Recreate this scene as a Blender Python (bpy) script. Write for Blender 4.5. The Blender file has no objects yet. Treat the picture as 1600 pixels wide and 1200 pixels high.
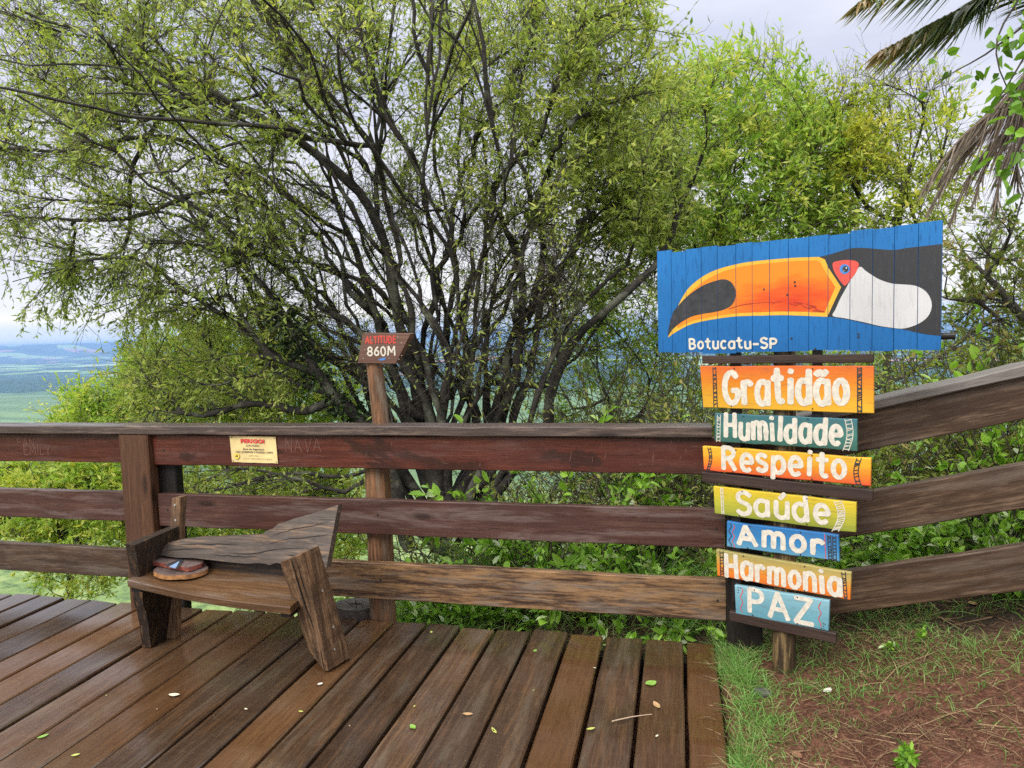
import bpy, bmesh, math, random
import numpy as np
from mathutils import Matrix, Vector, kdtree
from mathutils.geometry import tessellate_polygon

SC = bpy.context.scene
COL = SC.collection
R = math.radians
rng = np.random.default_rng(7)
random.seed(7)

# ------------------------------------------------------------------ camera
F = 1094.0
EYE = np.array([0.0, 0.0, 1.58])
_v = np.array([260, 90, -F]); _v = _v / np.linalg.norm(_v)
_u = np.array([4583, 57, F]); _u = _u - _v * (_u @ _v); _u = _u / np.linalg.norm(_u)
_z = np.cross(_u, _v)
CM = np.array([_u, _v, _z])
cam = bpy.data.cameras.new('camera')
cam.sensor_width = 36.0
cam.lens = F / 1600 * 36.0
cam.clip_start = 0.05
cam.clip_end = 90000
camo = bpy.data.objects.new('camera', cam)
COL.objects.link(camo)
camo.matrix_world = Matrix([list(CM[i]) + [EYE[i]] for i in range(3)] + [[0, 0, 0, 1]])
SC.camera = camo

# ------------------------------------------------------------------ world, sun, exposure
SUN_EL, SUN_ROT = R(42), R(200)
w = bpy.data.worlds.new("World"); SC.world = w; w.use_nodes = True
nt = w.node_tree; nt.nodes.clear()
def N(nt, typ, **kw):
    n = nt.nodes.new(typ)
    for k, v in kw.items():
        if k.startswith('i_'):
            n.inputs[k[2:].replace('_', ' ')].default_value = v
        else:
            setattr(n, k, v)
    return n
def L(nt, a, b): nt.links.new(a, b)
def ramp(nt, fac, stops, interp='LINEAR'):
    r = nt.nodes.new('ShaderNodeValToRGB'); r.color_ramp.interpolation = interp
    el = r.color_ramp.elements
    while len(el) < len(stops): el.new(0.5)
    for e, (p, c) in zip(el, stops):
        e.position = p; e.color = (c[0], c[1], c[2], 1) if hasattr(c, '__len__') else (c, c, c, 1)
    if fac is not None: nt.links.new(fac, r.inputs['Fac'])
    return r.outputs['Color']
def mixc(nt, fac, a, b, mode='MIX'):
    m = nt.nodes.new('ShaderNodeMix'); m.data_type = 'RGBA'; m.blend_type = mode
    for sock, val in ((m.inputs[0], fac), (m.inputs[6], a), (m.inputs[7], b)):
        if hasattr(val, 'is_output'): nt.links.new(val, sock)
        elif hasattr(val, '__len__'): sock.default_value = (val[0], val[1], val[2], 1)
        else: sock.default_value = val
    return m.outputs[2]
def math_n(nt, op, a, b=0.0, c=None):
    m = nt.nodes.new('ShaderNodeMath'); m.operation = op
    for i, val in enumerate((a, b) if c is None else (a, b, c)):
        if hasattr(val, 'is_output'): nt.links.new(val, m.inputs[i])
        else: m.inputs[i].default_value = val
    return m.outputs[0]
sky = N(nt, 'ShaderNodeTexSky', sky_type='NISHITA')
sky.sun_disc = False; sky.sun_elevation = SUN_EL; sky.sun_rotation = SUN_ROT
sky.altitude = 860; sky.air_density = 1.0; sky.dust_density = 2.0
tc = N(nt, 'ShaderNodeTexCoord')
sep = N(nt, 'ShaderNodeSeparateXYZ'); L(nt, tc.outputs['Generated'], sep.inputs[0])
mp = N(nt, 'ShaderNodeMapping'); mp.inputs['Scale'].default_value = (1.0, 1.0, 4.5)
L(nt, tc.outputs['Generated'], mp.inputs[0])
no = N(nt, 'ShaderNodeTexNoise', i_Scale=2.3, i_Detail=5.0, i_Roughness=0.55); L(nt, mp.outputs[0], no.inputs['Vector'])
mp2 = N(nt, 'ShaderNodeMapping'); mp2.inputs['Scale'].default_value = (9.0, 9.0, 60.0)
L(nt, tc.outputs['Generated'], mp2.inputs[0])
no2 = N(nt, 'ShaderNodeTexNoise', i_Scale=1.0, i_Detail=4.0); L(nt, mp2.outputs[0], no2.inputs['Vector'])
zel = math_n(nt, 'ADD', sep.outputs['Z'], math_n(nt, 'MULTIPLY', math_n(nt, 'SUBTRACT', no2.outputs['Fac'], 0.5), 0.016))
# overcast deck: radiance by elevation (sine), brighter towards the zenith
base = ramp(nt, zel, [(0.0, (5.6, 6.5, 7.8)), (0.018, (6.0, 6.6, 7.7)), (0.030, (8.4, 8.2, 7.9)), (0.045, (7.5, 7.5, 7.7)),
                      (0.16, (7.2, 7.2, 7.8)), (0.32, (5.4, 5.6, 6.7)), (0.5, (7.4, 7.6, 8.4)), (0.75, (16.5, 16.5, 17.0)), (1.0, (22.0, 22.0, 22.4))])
cl = ramp(nt, no.outputs['Fac'], [(0.36, (0.88, 0.90, 0.95)), (0.64, (1.10, 1.09, 1.06))])
cloud = mixc(nt, 1.0, base, cl, 'MULTIPLY')
skyc = mixc(nt, 0.94, sky.outputs['Color'], cloud)
bg = N(nt, 'ShaderNodeBackground', i_Strength=0.1); L(nt, skyc, bg.inputs['Color'])
wo = N(nt, 'ShaderNodeOutputWorld'); L(nt, bg.outputs[0], wo.inputs['Surface'])

sun = bpy.data.lights.new('sun', 'SUN'); sun.energy = 2.3; sun.angle = R(30); sun.color = (1.0, 0.96, 0.90)
suno = bpy.data.objects.new('sun', sun); COL.objects.link(suno)
# light comes from behind the camera, up and to the left
sd = Vector((math.sin(SUN_ROT) * math.cos(SUN_EL), math.cos(SUN_ROT) * math.cos(SUN_EL), math.sin(SUN_EL)))
suno.rotation_euler = sd.to_track_quat('Z', 'Y').to_euler()
SC.view_settings.view_transform = 'Standard'; SC.view_settings.look = 'None'
SC.view_settings.exposure = 0.47; SC.view_settings.gamma = 1.0
try:
    SC.cycles.max_bounces = 7; SC.cycles.diffuse_bounces = 3; SC.cycles.transmission_bounces = 4
    SC.cycles.use_denoising = False
except Exception: pass

# ------------------------------------------------------------------ helpers: rays, objects
def ray(x, y): return CM @ np.array([x - 800.0, 600.0 - y, -F])
def onz(x, y, z=0.0):
    d = ray(x, y); return EYE + d * ((z - EYE[2]) / d[2])
def ony(x, y, Y):
    d = ray(x, y); return EYE + d * (Y / d[1])
WM = {}
def place(o, parent=None, M=None):
    M = M or Matrix.Identity(4)
    WM[o.name] = M
    COL.objects.link(o)
    if parent is not None:
        o.parent = parent
        o.matrix_basis = WM[parent.name].inverted() @ M
    else:
        o.matrix_basis = M
    return o
def tag(o, label=None, cat=None, group=None, kind=None):
    if label: o['label'] = label
    if cat: o['category'] = cat
    if group: o['group'] = group
    if kind: o['kind'] = kind
    return o
def thing(name, label, cat, loc=(0, 0, 0), group=None):
    o = bpy.data.objects.new(name, None); o.empty_display_size = 0.1
    place(o, None, Matrix.Translation(Vector(loc)))
    return tag(o, label, cat, group)
class MB:
    """collects faces; vertices are in the object's own frame"""
    def __init__(s): s.v = []; s.f = []; s.m = []
    def add(s, verts, faces, mi=0):
        o = len(s.v); s.v += [tuple(map(float, p)) for p in verts]
        s.f += [tuple(i + o for i in f) for f in faces]; s.m += [mi] * len(faces)
    def box(s, a, b, mi=0):
        x0, y0, z0 = a; x1, y1, z1 = b
        s.add([(x0,y0,z0),(x1,y0,z0),(x1,y1,z0),(x0,y1,z0),(x0,y0,z1),(x1,y0,z1),(x1,y1,z1),(x0,y1,z1)],
              [(3,2,1,0),(4,5,6,7),(0,1,5,4),(1,2,6,5),(2,3,7,6),(3,0,4,7)], mi)
    def loft(s, rings, mi=0, caps=True):
        n = len(rings[0]); vs = [p for r in rings for p in r]; fs = []
        for i in range(len(rings) - 1):
            for k in range(n):
                a = i * n + k; b = i * n + (k + 1) % n
                fs.append((a, b, b + n, a + n))
        if caps:
            fs.append(tuple(range(n - 1, -1, -1))); fs.append(tuple(range((len(rings) - 1) * n, len(rings) * n)))
        s.add(vs, fs, mi)
    def plank(s, Lx, h, t, ch=0.004, seg=0.25, jit=0.0015, mi=0, x0=0.0, wob=0.0):
        """chamfered board along +X, height h along Z (0..h), thickness t along Y (0..t)"""
        n = max(2, int(Lx / seg)); rings = []
        for i in range(n + 1):
            x = x0 + Lx * i / n
            j = lambda: random.gauss(0, jit)
            zb = j(); zt = h + j(); yo = random.gauss(0, wob)
            rings.append([(x, ch+yo, zb), (x, t-ch+yo, zb), (x, t+yo, zb+ch), (x, t+yo, zt-ch), (x, t-ch+yo, zt), (x, ch+yo, zt), (x, yo+j()*.5, zt-ch), (x, yo+j()*.5, zb+ch)])
        s.loft(rings, mi)
    def cyl(s, p0, p1, r0, r1, n=20, mi=0, seg=1, jit=0.0, cap=True):
        p0 = Vector(p0); p1 = Vector(p1); d = (p1 - p0).normalized()
        a = d.orthogonal().normalized(); b = d.cross(a)
        wob = [1 + random.gauss(0, jit) for _ in range(n)]
        rings = []
        for i in range(seg + 1):
            t = i / seg; c = p0.lerp(p1, t); r = r0 + (r1 - r0) * t
            rings.append([c + (a * math.cos(2*math.pi*k/n) + b * math.sin(2*math.pi*k/n)) * r * wob[k] * (1 + random.gauss(0, jit*.4)) for k in range(n)])
        s.loft(rings, mi, cap)
    def build(s, name, mats, parent=None, M=None, smooth=False, fix=True):
        me = bpy.data.meshes.new(name); me.from_pydata(s.v, [], s.f)
        for m in (mats if isinstance(mats, (list, tuple)) else [mats]): me.materials.append(m)
        me.polygons.foreach_set('material_index', s.m)
        if smooth: me.polygons.foreach_set('use_smooth', [True] * len(s.f))
        if fix:
            bm = bmesh.new(); bm.from_mesh(me); bmesh.ops.recalc_face_normals(bm, faces=bm.faces); bm.to_mesh(me); bm.free()
        me.update()
        return place(bpy.data.objects.new(name, me), parent, M)
def mesh_np(name, parts, mats, parent=None, M=None, smooth=None):
    """parts: list of (verts (n,3), faces (m,k) int, material index, tone per vertex or None)"""
    V = []; lv = []; ls = []; lt = []; mi = []; tone = []; sm = []; off = 0; lo = 0
    for idx, (v, f, m, t) in enumerate(parts):
        if len(f) == 0: continue
        V.append(v); k = f.shape[1]
        lv.append((f + off).ravel()); ls.append(lo + np.arange(len(f)) * k); lt.append(np.full(len(f), k))
        mi.append(np.full(len(f), m)); tone.append(np.full(len(v), .5) if t is None else t)
        sm.append(np.full(len(f), bool(smooth[idx]) if smooth else False))
        off += len(v); lo += f.size
    V = np.concatenate(V).astype(np.float32); lv = np.concatenate(lv); ls = np.concatenate(ls); lt = np.concatenate(lt)
    me = bpy.data.meshes.new(name)
    me.vertices.add(len(V)); me.vertices.foreach_set('co', V.ravel())
    me.loops.add(len(lv)); me.loops.foreach_set('vertex_index', lv.astype(np.int32))
    me.polygons.add(len(ls)); me.polygons.foreach_set('loop_start', ls.astype(np.int32)); me.polygons.foreach_set('loop_total', lt.astype(np.int32))
    for m in mats: me.materials.append(m)
    me.polygons.foreach_set('material_index', np.concatenate(mi).astype(np.int32))
    me.polygons.foreach_set('use_smooth', np.concatenate(sm))
    at = me.attributes.new('tone', 'FLOAT', 'POINT'); at.data.foreach_set('value', np.concatenate(tone).astype(np.float32))
    me.update(calc_edges=True); me.validate()
    return place(bpy.data.objects.new(name, me), parent, M)
def frame(o, x, z):
    """matrix with origin o, local X along x, local Z nearest to z"""
    x = Vector(x).normalized(); z = Vector(z); y = z.cross(x).normalized(); z = x.cross(y)
    return Matrix(((x.x, y.x, z.x, o[0]), (x.y, y.y, z.y, o[1]), (x.z, y.z, z.z, o[2]), (0, 0, 0, 1)))

# ------------------------------------------------------------------ materials
def new_mat(name):
    m = bpy.data.materials.new(name); m.use_nodes = True
    b = m.node_tree.nodes['Principled BSDF']
    return m, m.node_tree, b
def wood(name, cols, worn=None, worn_amt=0.5, rough=(0.35, 0.6), scale=1.0, tone_attr=False, bump=0.35, grey=None, stain=None, vary=0.25, saw=False, spec=0.3, alt=None):
    m, nt, b = new_mat(name)
    tc = N(nt, 'ShaderNodeTexCoord'); oi = N(nt, 'ShaderNodeObjectInfo')
    add = N(nt, 'ShaderNodeVectorMath', operation='ADD'); L(nt, tc.outputs['Object'], add.inputs[0])
    sc = N(nt, 'ShaderNodeVectorMath', operation='SCALE'); sc.inputs[0].default_value = (13, 7, 5); 
    if tone_attr:
        at = N(nt, 'ShaderNodeAttribute', attribute_name='tone'); L(nt, at.outputs['Fac'], sc.inputs['Scale']); rnd = at.outputs['Fac']
    else:
        L(nt, oi.outputs['Random'], sc.inputs['Scale']); rnd = oi.outputs['Random']
    L(nt, sc.outputs[0], add.inputs[1])
    def nz(sx, sy, s, det=6.0, ro=0.6, dist=0.0):
        mp = N(nt, 'ShaderNodeMapping'); mp.inputs['Scale'].default_value = (sx, sy, sy)
        L(nt, add.outputs[0], mp.inputs[0])
        t = N(nt, 'ShaderNodeTexNoise', i_Scale=s, i_Detail=det, i_Roughness=ro, i_Distortion=dist); L(nt, mp.outputs[0], t.inputs['Vector'])
        return t.outputs['Fac']
    grain = nz(2.2, 62, scale, 7.0, 0.68, 0.5)
    fine = nz(7.0, 210, scale, 3.0, 0.6)
    broad = nz(1.0, 3.2, 1.7 * scale, 5.0, 0.6, 0.5)
    col = ramp(nt, grain, [(0.3, cols[0]), (0.52, cols[1]), (0.72, cols[2])])
    col = mixc(nt, math_n(nt, 'MULTIPLY', fine, 0.55), col, (cols[0][0]*.6, cols[0][1]*.6, cols[0][2]*.6))
    col = mixc(nt, ramp(nt, broad, [(0.38, 0.0), (0.62, 0.75)]), col, cols[0])
    if worn:
        edge = nz(1.8, 15, 2.2 * scale, 10.0, 0.75, 0.3)
        fac = ramp(nt, math_n(nt, 'ADD', math_n(nt, 'MULTIPLY', edge, 0.75), math_n(nt, 'MULTIPLY', grain, 0.35)), [(0.60 - 0.2*worn_amt, 0.0), (0.72 - 0.2*worn_amt, 0.8)])
        col = mixc(nt, fac, col, mixc(nt, grain, worn[0], worn[1]))
    if grey:
        g2 = nz(0.7, 5, 3.1 * scale, 6.0, 0.65, 0.3)
        col = mixc(nt, ramp(nt, g2, [(0.5, 0.0), (0.66, 0.8)]), col, grey)
    if stain:
        s2 = nz(0.9, 2.5, 1.3 * scale, 7.0, 0.6, 1.0)
        col = mixc(nt, ramp(nt, s2, [(0.55, 0.0), (0.585, 0.8)]), col, stain)
    if alt: col = mixc(nt, ramp(nt, math_n(nt, 'FRACT', math_n(nt, 'MULTIPLY', rnd, 7.31)), [(0.45, 0.0), (0.95, 0.75)]), col, mixc(nt, grain, alt[0], alt[1]))
    pore = nz(14, 420, scale, 2.0, 0.5)
    col = mixc(nt, ramp(nt, pore, [(0.55, 0.0), (0.68, 0.55)]), col, (cols[0][0]*.35, cols[0][1]*.35, cols[0][2]*.35))
    kv = N(nt, 'ShaderNodeTexVoronoi', i_Scale=1.0); km = N(nt, 'ShaderNodeMapping'); km.inputs['Scale'].default_value = (1.5, 5.0, 5.0)
    L(nt, add.outputs[0], km.inputs[0]); L(nt, km.outputs[0], kv.inputs['Vector'])
    kn = math_n(nt, 'ADD', kv.outputs['Distance'], math_n(nt, 'MULTIPLY', math_n(nt, 'SUBTRACT', grain, 0.5), 0.10))
    col = mixc(nt, ramp(nt, kn, [(0.05, 0.85), (0.13, 0.0)]), col, (cols[0][0]*.4, cols[0][1]*.4, cols[0][2]*.4))
    if saw:
        sw = nz(70, 1.6, 1.0, 2.0, 0.5, 0.3)
        col = mixc(nt, ramp(nt, sw, [(0.5, 0.0), (0.75, 0.14)]), col, (cols[2][0]*1.3, cols[2][1]*1.3, cols[2][2]*1.4))
        spk = nz(160, 160, 1.0, 2.0, 0.5)
        col = mixc(nt, ramp(nt, spk, [(0.70, 0.0), (0.76, 0.6)]), col, (0.30, 0.24, 0.15))
    hv = N(nt, 'ShaderNodeHueSaturation'); L(nt, col, hv.inputs['Color'])
    L(nt, math_n(nt, 'MULTIPLY_ADD', rnd, 2 * vary, 1 - vary), hv.inputs['Value'])
    L(nt, hv.outputs[0], b.inputs['Base Color'])
    L(nt, ramp(nt, broad, [(0.35, rough[0]), (0.65, rough[1])]), b.inputs['Roughness'])
    b.inputs['Specular IOR Level'].default_value = spec
    bp = N(nt, 'ShaderNodeBump', i_Strength=bump, i_Distance=0.004)
    L(nt, math_n(nt, 'ADD', grain, math_n(nt, 'MULTIPLY', fine, 0.5)), bp.inputs['Height']); L(nt, bp.outputs[0], b.inputs['Normal'])
    return m
def plain(name, c, rough=0.6, var=0.25, scale=30.0, metallic=0.0, bump=0.0):
    m, nt, b = new_mat(name)
    tc = N(nt, 'ShaderNodeTexCoord')
    t = N(nt, 'ShaderNodeTexNoise', i_Scale=scale, i_Detail=6.0, i_Roughness=0.65); L(nt, tc.outputs['Object'], t.inputs['Vector'])
    k = ramp(nt, t.outputs['Fac'], [(0.3, tuple(x*(1-var) for x in c)), (0.7, tuple(min(1, x*(1+var)) for x in c))])
    L(nt, k, b.inputs['Base Color']); b.inputs['Roughness'].default_value = rough; b.inputs['Metallic'].default_value = metallic
    if bump:
        bp = N(nt, 'ShaderNodeBump', i_Strength=bump, i_Distance=0.003); L(nt, t.outputs['Fac'], bp.inputs['Height']); L(nt, bp.outputs[0], b.inputs['Normal'])
    return m
def paint(name, stops, z0=0.0, z1=1.0, axis='Z', rough=0.45, wear=0.25, noise=0.10, dirt=(0.12, 0.08, 0.05), vert=False):
    """brushed paint on wood, colour graded across the board"""
    m, nt, b = new_mat(name)
    tc = N(nt, 'ShaderNodeTexCoord'); sp = N(nt, 'ShaderNodeSeparateXYZ'); L(nt, tc.outputs['Object'], sp.inputs[0])
    mp = N(nt, 'ShaderNodeMapping'); mp.inputs['Scale'].default_value = (4, 20, 30) if not vert else (34, 20, 3.5)
    L(nt, tc.outputs['Object'], mp.inputs[0])
    t = N(nt, 'ShaderNodeTexNoise', i_Scale=1.0, i_Detail=6.0, i_Roughness=0.65, i_Distortion=0.6); L(nt, mp.outputs[0], t.inputs['Vector'])
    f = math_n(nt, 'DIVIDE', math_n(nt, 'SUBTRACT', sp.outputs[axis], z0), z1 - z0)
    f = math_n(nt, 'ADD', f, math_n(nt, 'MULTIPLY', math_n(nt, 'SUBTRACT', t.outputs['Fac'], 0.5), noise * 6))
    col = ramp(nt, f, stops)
    t2 = N(nt, 'ShaderNodeTexNoise', i_Scale=3.0, i_Detail=9.0, i_Roughness=0.75); L(nt, mp.outputs[0], t2.inputs['Vector'])
    col = mixc(nt, ramp(nt, t2.outputs['Fac'], [(0.52, 0.0), (0.64, wear)]), col, dirt)
    t3 = N(nt, 'ShaderNodeTexNoise', i_Scale=2.2, i_Detail=4.0); L(nt, tc.outputs['Object'], t3.inputs['Vector'])
    col = mixc(nt, 1.0, col, ramp(nt, t3.outputs['Fac'], [(0.3, 0.80), (0.7, 1.08)]), 'MULTIPLY')
    L(nt, col, b.inputs['Base Color']); b.inputs['Roughness'].default_value = rough; b.inputs['Specular IOR Level'].default_value = 0.25
    bp = N(nt, 'ShaderNodeBump', i_Strength=0.25, i_Distance=0.002); L(nt, t2.outputs['Fac'], bp.inputs['Height']); L(nt, bp.outputs[0], b.inputs['Normal'])
    return m
def leafmat(name, stops, trans=0.4, rough=0.45, spec=0.35):
    m, nt, b = new_mat(name)
    at = N(nt, 'ShaderNodeAttribute', attribute_name='tone')
    col = ramp(nt, at.outputs['Fac'], stops)
    L(nt, col, b.inputs['Base Color']); b.inputs['Roughness'].default_value = rough
    b.inputs['Specular IOR Level'].default_value = spec
    tr = N(nt, 'ShaderNodeBsdfTranslucent')
    L(nt, mixc(nt, 1.0, col, (1.1, 1.15, 0.6), 'MULTIPLY'), tr.inputs['Color'])
    mx = N(nt, 'ShaderNodeMixShader'); mx.inputs[0].default_value = trans
    L(nt, b.outputs[0], mx.inputs[1]); L(nt, tr.outputs[0], mx.inputs[2])
    L(nt, mx.outputs[0], nt.nodes['Material Output'].inputs['Surface'])
    return m
def barkmat(name, c0, c1, lichen=None):
    m, nt, b = new_mat(name)
    tc = N(nt, 'ShaderNodeTexCoord')
    t = N(nt, 'ShaderNodeTexNoise', i_Scale=9.0, i_Detail=8.0, i_Roughness=0.7); L(nt, tc.outputs['Object'], t.inputs['Vector'])
    col = ramp(nt, t.outputs['Fac'], [(0.35, c0), (0.65, c1)])
    if lichen:
        t2 = N(nt, 'ShaderNodeTexNoise', i_Scale=5.0, i_Detail=6.0); L(nt, tc.outputs['Object'], t2.inputs['Vector'])
        col = mixc(nt, ramp(nt, t2.outputs['Fac'], [(0.54, 0.0), (0.64, 0.7)]), col, lichen)
    L(nt, col, b.inputs['Base Color']); b.inputs['Roughness'].default_value = 0.85
    t4 = N(nt, 'ShaderNodeTexNoise', i_Scale=38.0, i_Detail=6.0, i_Roughness=0.7); L(nt, tc.outputs['Object'], t4.inputs['Vector'])
    bp = N(nt, 'ShaderNodeBump', i_Strength=1.0, i_Distance=0.02); L(nt, math_n(nt, 'ADD', t.outputs['Fac'], math_n(nt, 'MULTIPLY', t4.outputs['Fac'], 0.8)), bp.inputs['Height']); L(nt, bp.outputs[0], b.inputs['Normal'])
    return m

RED = wood('varnished red wood', [(0.060,0.016,0.010),(0.135,0.036,0.024),(0.20,0.065,0.042)], grey=(0.12,0.055,0.045), stain=(0.035,0.015,0.011), rough=(0.2,0.5), vary=0.12, bump=0.2)
MID = wood('varnished brown wood', [(0.045,0.020,0.015),(0.10,0.045,0.033),(0.17,0.09,0.066)], grey=(0.14,0.098,0.085), rough=(0.22,0.5), vary=0.12)
WORN = wood('worn rail wood', [(0.04,0.020,0.012),(0.09,0.046,0.026),(0.14,0.078,0.042)], worn=((0.25,0.125,0.045),(0.42,0.25,0.12)), worn_amt=0.52, grey=(0.21,0.165,0.13), rough=(0.4,0.65), vary=0.1)
CAPW = wood('weathered cap wood', [(0.06,0.042,0.037),(0.10,0.072,0.062),(0.15,0.115,0.10)], worn=((0.16,0.11,0.08),(0.24,0.17,0.13)), worn_amt=0.22, rough=(0.22,0.45), vary=0.1)
CAPG = wood('grey cap wood', [(0.16,0.14,0.125),(0.25,0.225,0.20),(0.34,0.31,0.28)], rough=(0.4,0.6), vary=0.1)
SLOPE = wood('dark brown rail wood', [(0.04,0.022,0.013),(0.09,0.052,0.030),(0.16,0.098,0.055)], worn=((0.13,0.082,0.05),(0.21,0.14,0.09)), worn_amt=0.22, grey=(0.12,0.09,0.068), rough=(0.4,0.65), vary=0.12)
POSTW = wood('post wood', [(0.06,0.026,0.014),(0.14,0.064,0.032),(0.23,0.115,0.055)], rough=(0.4,0.6), vary=0.1)
LOG = wood('round post wood', [(0.09,0.045,0.022),(0.20,0.105,0.048),(0.32,0.18,0.085)], worn=((0.27,0.10,0.045),(0.38,0.20,0.10)), worn_amt=0.45, grey=(0.24,0.19,0.14), rough=(0.5,0.7), vary=0.08)
DARKW = wood('dark wet wood', [(0.010,0.008,0.007),(0.026,0.020,0.017),(0.05,0.037,0.03)], rough=(0.3,0.55), vary=0.15)
STRIP = wood('dark slat wood', [(0.03,0.018,0.014),(0.065,0.038,0.03),(0.11,0.068,0.052)], rough=(0.4,0.6), vary=0.1)
DECK = wood('wet deck wood', [(0.042,0.024,0.014),(0.076,0.043,0.024),(0.112,0.066,0.037)], worn=((0.10,0.052,0.024),(0.14,0.075,0.034)), worn_amt=0.24, alt=((0.095,0.042,0.016),(0.16,0.074,0.025)), grey=(0.10,0.074,0.050), rough=(0.03,0.22), tone_attr=True, vary=0.30, bump=0.16, saw=True, spec=0.85)
BOLD = wood('old bench wood', [(0.035,0.022,0.015),(0.10,0.062,0.04),(0.20,0.13,0.085)], worn=((0.22,0.10,0.035),(0.36,0.20,0.08)), worn_amt=0.35, rough=(0.45,0.7), bump=0.7, vary=0.05)
BGREY = wood('grey split wood', [(0.055,0.041,0.032),(0.105,0.080,0.063),(0.19,0.15,0.12)], worn=((0.22,0.10,0.04),(0.28,0.18,0.10)), worn_amt=0.18, rough=(0.5,0.75), bump=1.0, vary=0.05)
BTIM = wood('split timber', [(0.07,0.04,0.022),(0.18,0.10,0.052),(0.30,0.18,0.10)], worn=((0.26,0.12,0.05),(0.38,0.24,0.13)), worn_amt=0.3, rough=(0.5,0.75), bump=0.9, vary=0.05, saw=True)
BSEAT = wood('bench seat wood', [(0.07,0.034,0.014),(0.16,0.082,0.036),(0.26,0.145,0.066)], grey=(0.16,0.12,0.09), rough=(0.25,0.5), vary=0.05)
BARKD = barkmat('dark bark', (0.012,0.010,0.008), (0.060,0.050,0.040), lichen=(0.17,0.175,0.125))
BARKG = barkmat('grey bark', (0.05,0.043,0.034), (0.16,0.14,0.11), lichen=(0.22,0.22,0.17))
TWIG = barkmat('twig bark', (0.03,0.024,0.016), (0.11,0.09,0.06))
LEAF = leafmat('willowy leaf', [(0.0,(0.08,0.115,0.025)),(0.35,(0.24,0.32,0.065)),(0.7,(0.42,0.52,0.12)),(1.0,(0.60,0.60,0.17))], trans=0.5)
LEAFB = leafmat('bright leaf', [(0.0,(0.07,0.14,0.02)),(0.4,(0.24,0.40,0.055)),(0.75,(0.42,0.57,0.10)),(1.0,(0.60,0.60,0.14))], trans=0.5)
LEAFY = leafmat('yellowing leaf', [(0.0,(0.09,0.13,0.02)),(0.4,(0.29,0.38,0.05)),(0.75,(0.48,0.55,0.08)),(1.0,(0.66,0.62,0.11))], trans=0.5)
IVY = leafmat('dark ivy leaf', [(0.0,(0.008,0.016,0.006)),(0.6,(0.03,0.055,0.016)),(1.0,(0.09,0.15,0.03))], trans=0.2)
BROAD = leafmat('broad leaf', [(0.0,(0.04,0.10,0.012)),(0.45,(0.17,0.35,0.030)),(0.8,(0.34,0.57,0.07)),(0.92,(0.52,0.64,0.32)),(1.0,(0.62,0.68,0.50))], trans=0.4, rough=0.35)
OLIVE = leafmat('olive leaf', [(0.0,(0.05,0.07,0.014)),(0.5,(0.17,0.22,0.04)),(0.85,(0.30,0.36,0.07)),(1.0,(0.40,0.32,0.11))], trans=0.4)
GRASS = leafmat('grass blade', [(0.0,(0.04,0.085,0.014)),(0.5,(0.135,0.30,0.055)),(0.85,(0.27,0.48,0.12)),(1.0,(0.40,0.36,0.16))], trans=0.4)
STRAW = leafmat('dry straw', [(0.0,(0.05,0.025,0.014)),(0.5,(0.17,0.092,0.048)),(1.0,(0.38,0.26,0.14))], trans=0.15, rough=0.7)
PALMG = leafmat('palm leaflet', [(0.0,(0.03,0.055,0.018)),(0.5,(0.11,0.16,0.05)),(0.75,(0.24,0.22,0.075)),(1.0,(0.38,0.25,0.11))], trans=0.25)
PALMD = leafmat('dead palm leaflet', [(0.0,(0.08,0.062,0.048)),(0.5,(0.22,0.17,0.13)),(1.0,(0.42,0.34,0.26))], trans=0.15, rough=0.7)
FALL = leafmat('fallen leaf', [(0.0,(0.30,0.17,0.08)),(0.4,(0.42,0.40,0.10)),(0.7,(0.22,0.36,0.06)),(1.0,(0.62,0.62,0.45))], trans=0.1)
WHITE = plain('white brush paint', (0.60,0.55,0.455), 0.6, 0.22, 45)
BLACKP = plain('black brush paint', (0.026,0.026,0.030), 0.55, 0.6, 25)
REDP = plain('red brush paint', (0.55,0.055,0.04), 0.5, 0.25, 40)
BLUEP = plain('blue brush paint', (0.05,0.19,0.50), 0.45, 0.2, 30)
SCRATCH = plain('scratch', (0.20,0.095,0.07), 0.7, 0.3, 60)
NAIL = plain('nail head', (0.05,0.045,0.04), 0.5, 0.3, 100, metallic=0.6)
BOLT = plain('bright bolt', (0.62,0.60,0.55), 0.35, 0.15, 100, metallic=0.7)

# ------------------------------------------------------------------ terrain, valley, hills
def smooth(a, b, x):
    t = np.clip((x - a) / (b - a), 0, 1); return t * t * (3 - 2 * t)
def vnoise(x, y, seed=0):
    xi = np.floor(x).astype(np.int64); yi = np.floor(y).astype(np.int64); xf = x - xi; yf = y - yi
    def h(a, b):
        n = (a * 374761393 + b * 668265263 + seed * 974711) & 0xffffffff
        n = ((n ^ (n >> 13)) * 1274126177) & 0xffffffff
        return ((n ^ (n >> 16)) & 0xffff) / 65535.0
    u = xf * xf * (3 - 2 * xf); v = yf * yf * (3 - 2 * yf)
    return (h(xi, yi) * (1-u) + h(xi+1, yi) * u) * (1-v) + (h(xi, yi+1) * (1-u) + h(xi+1, yi+1) * u) * v
def fbm(x, y, oct=4, seed=0):
    s = 0; a = 0.5
    for i in range(oct):
        s = s + a * vnoise(x, y, seed + i); x = x * 2.03; y = y * 2.03; a *= 0.5
    return s
DROP = 255.0
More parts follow.
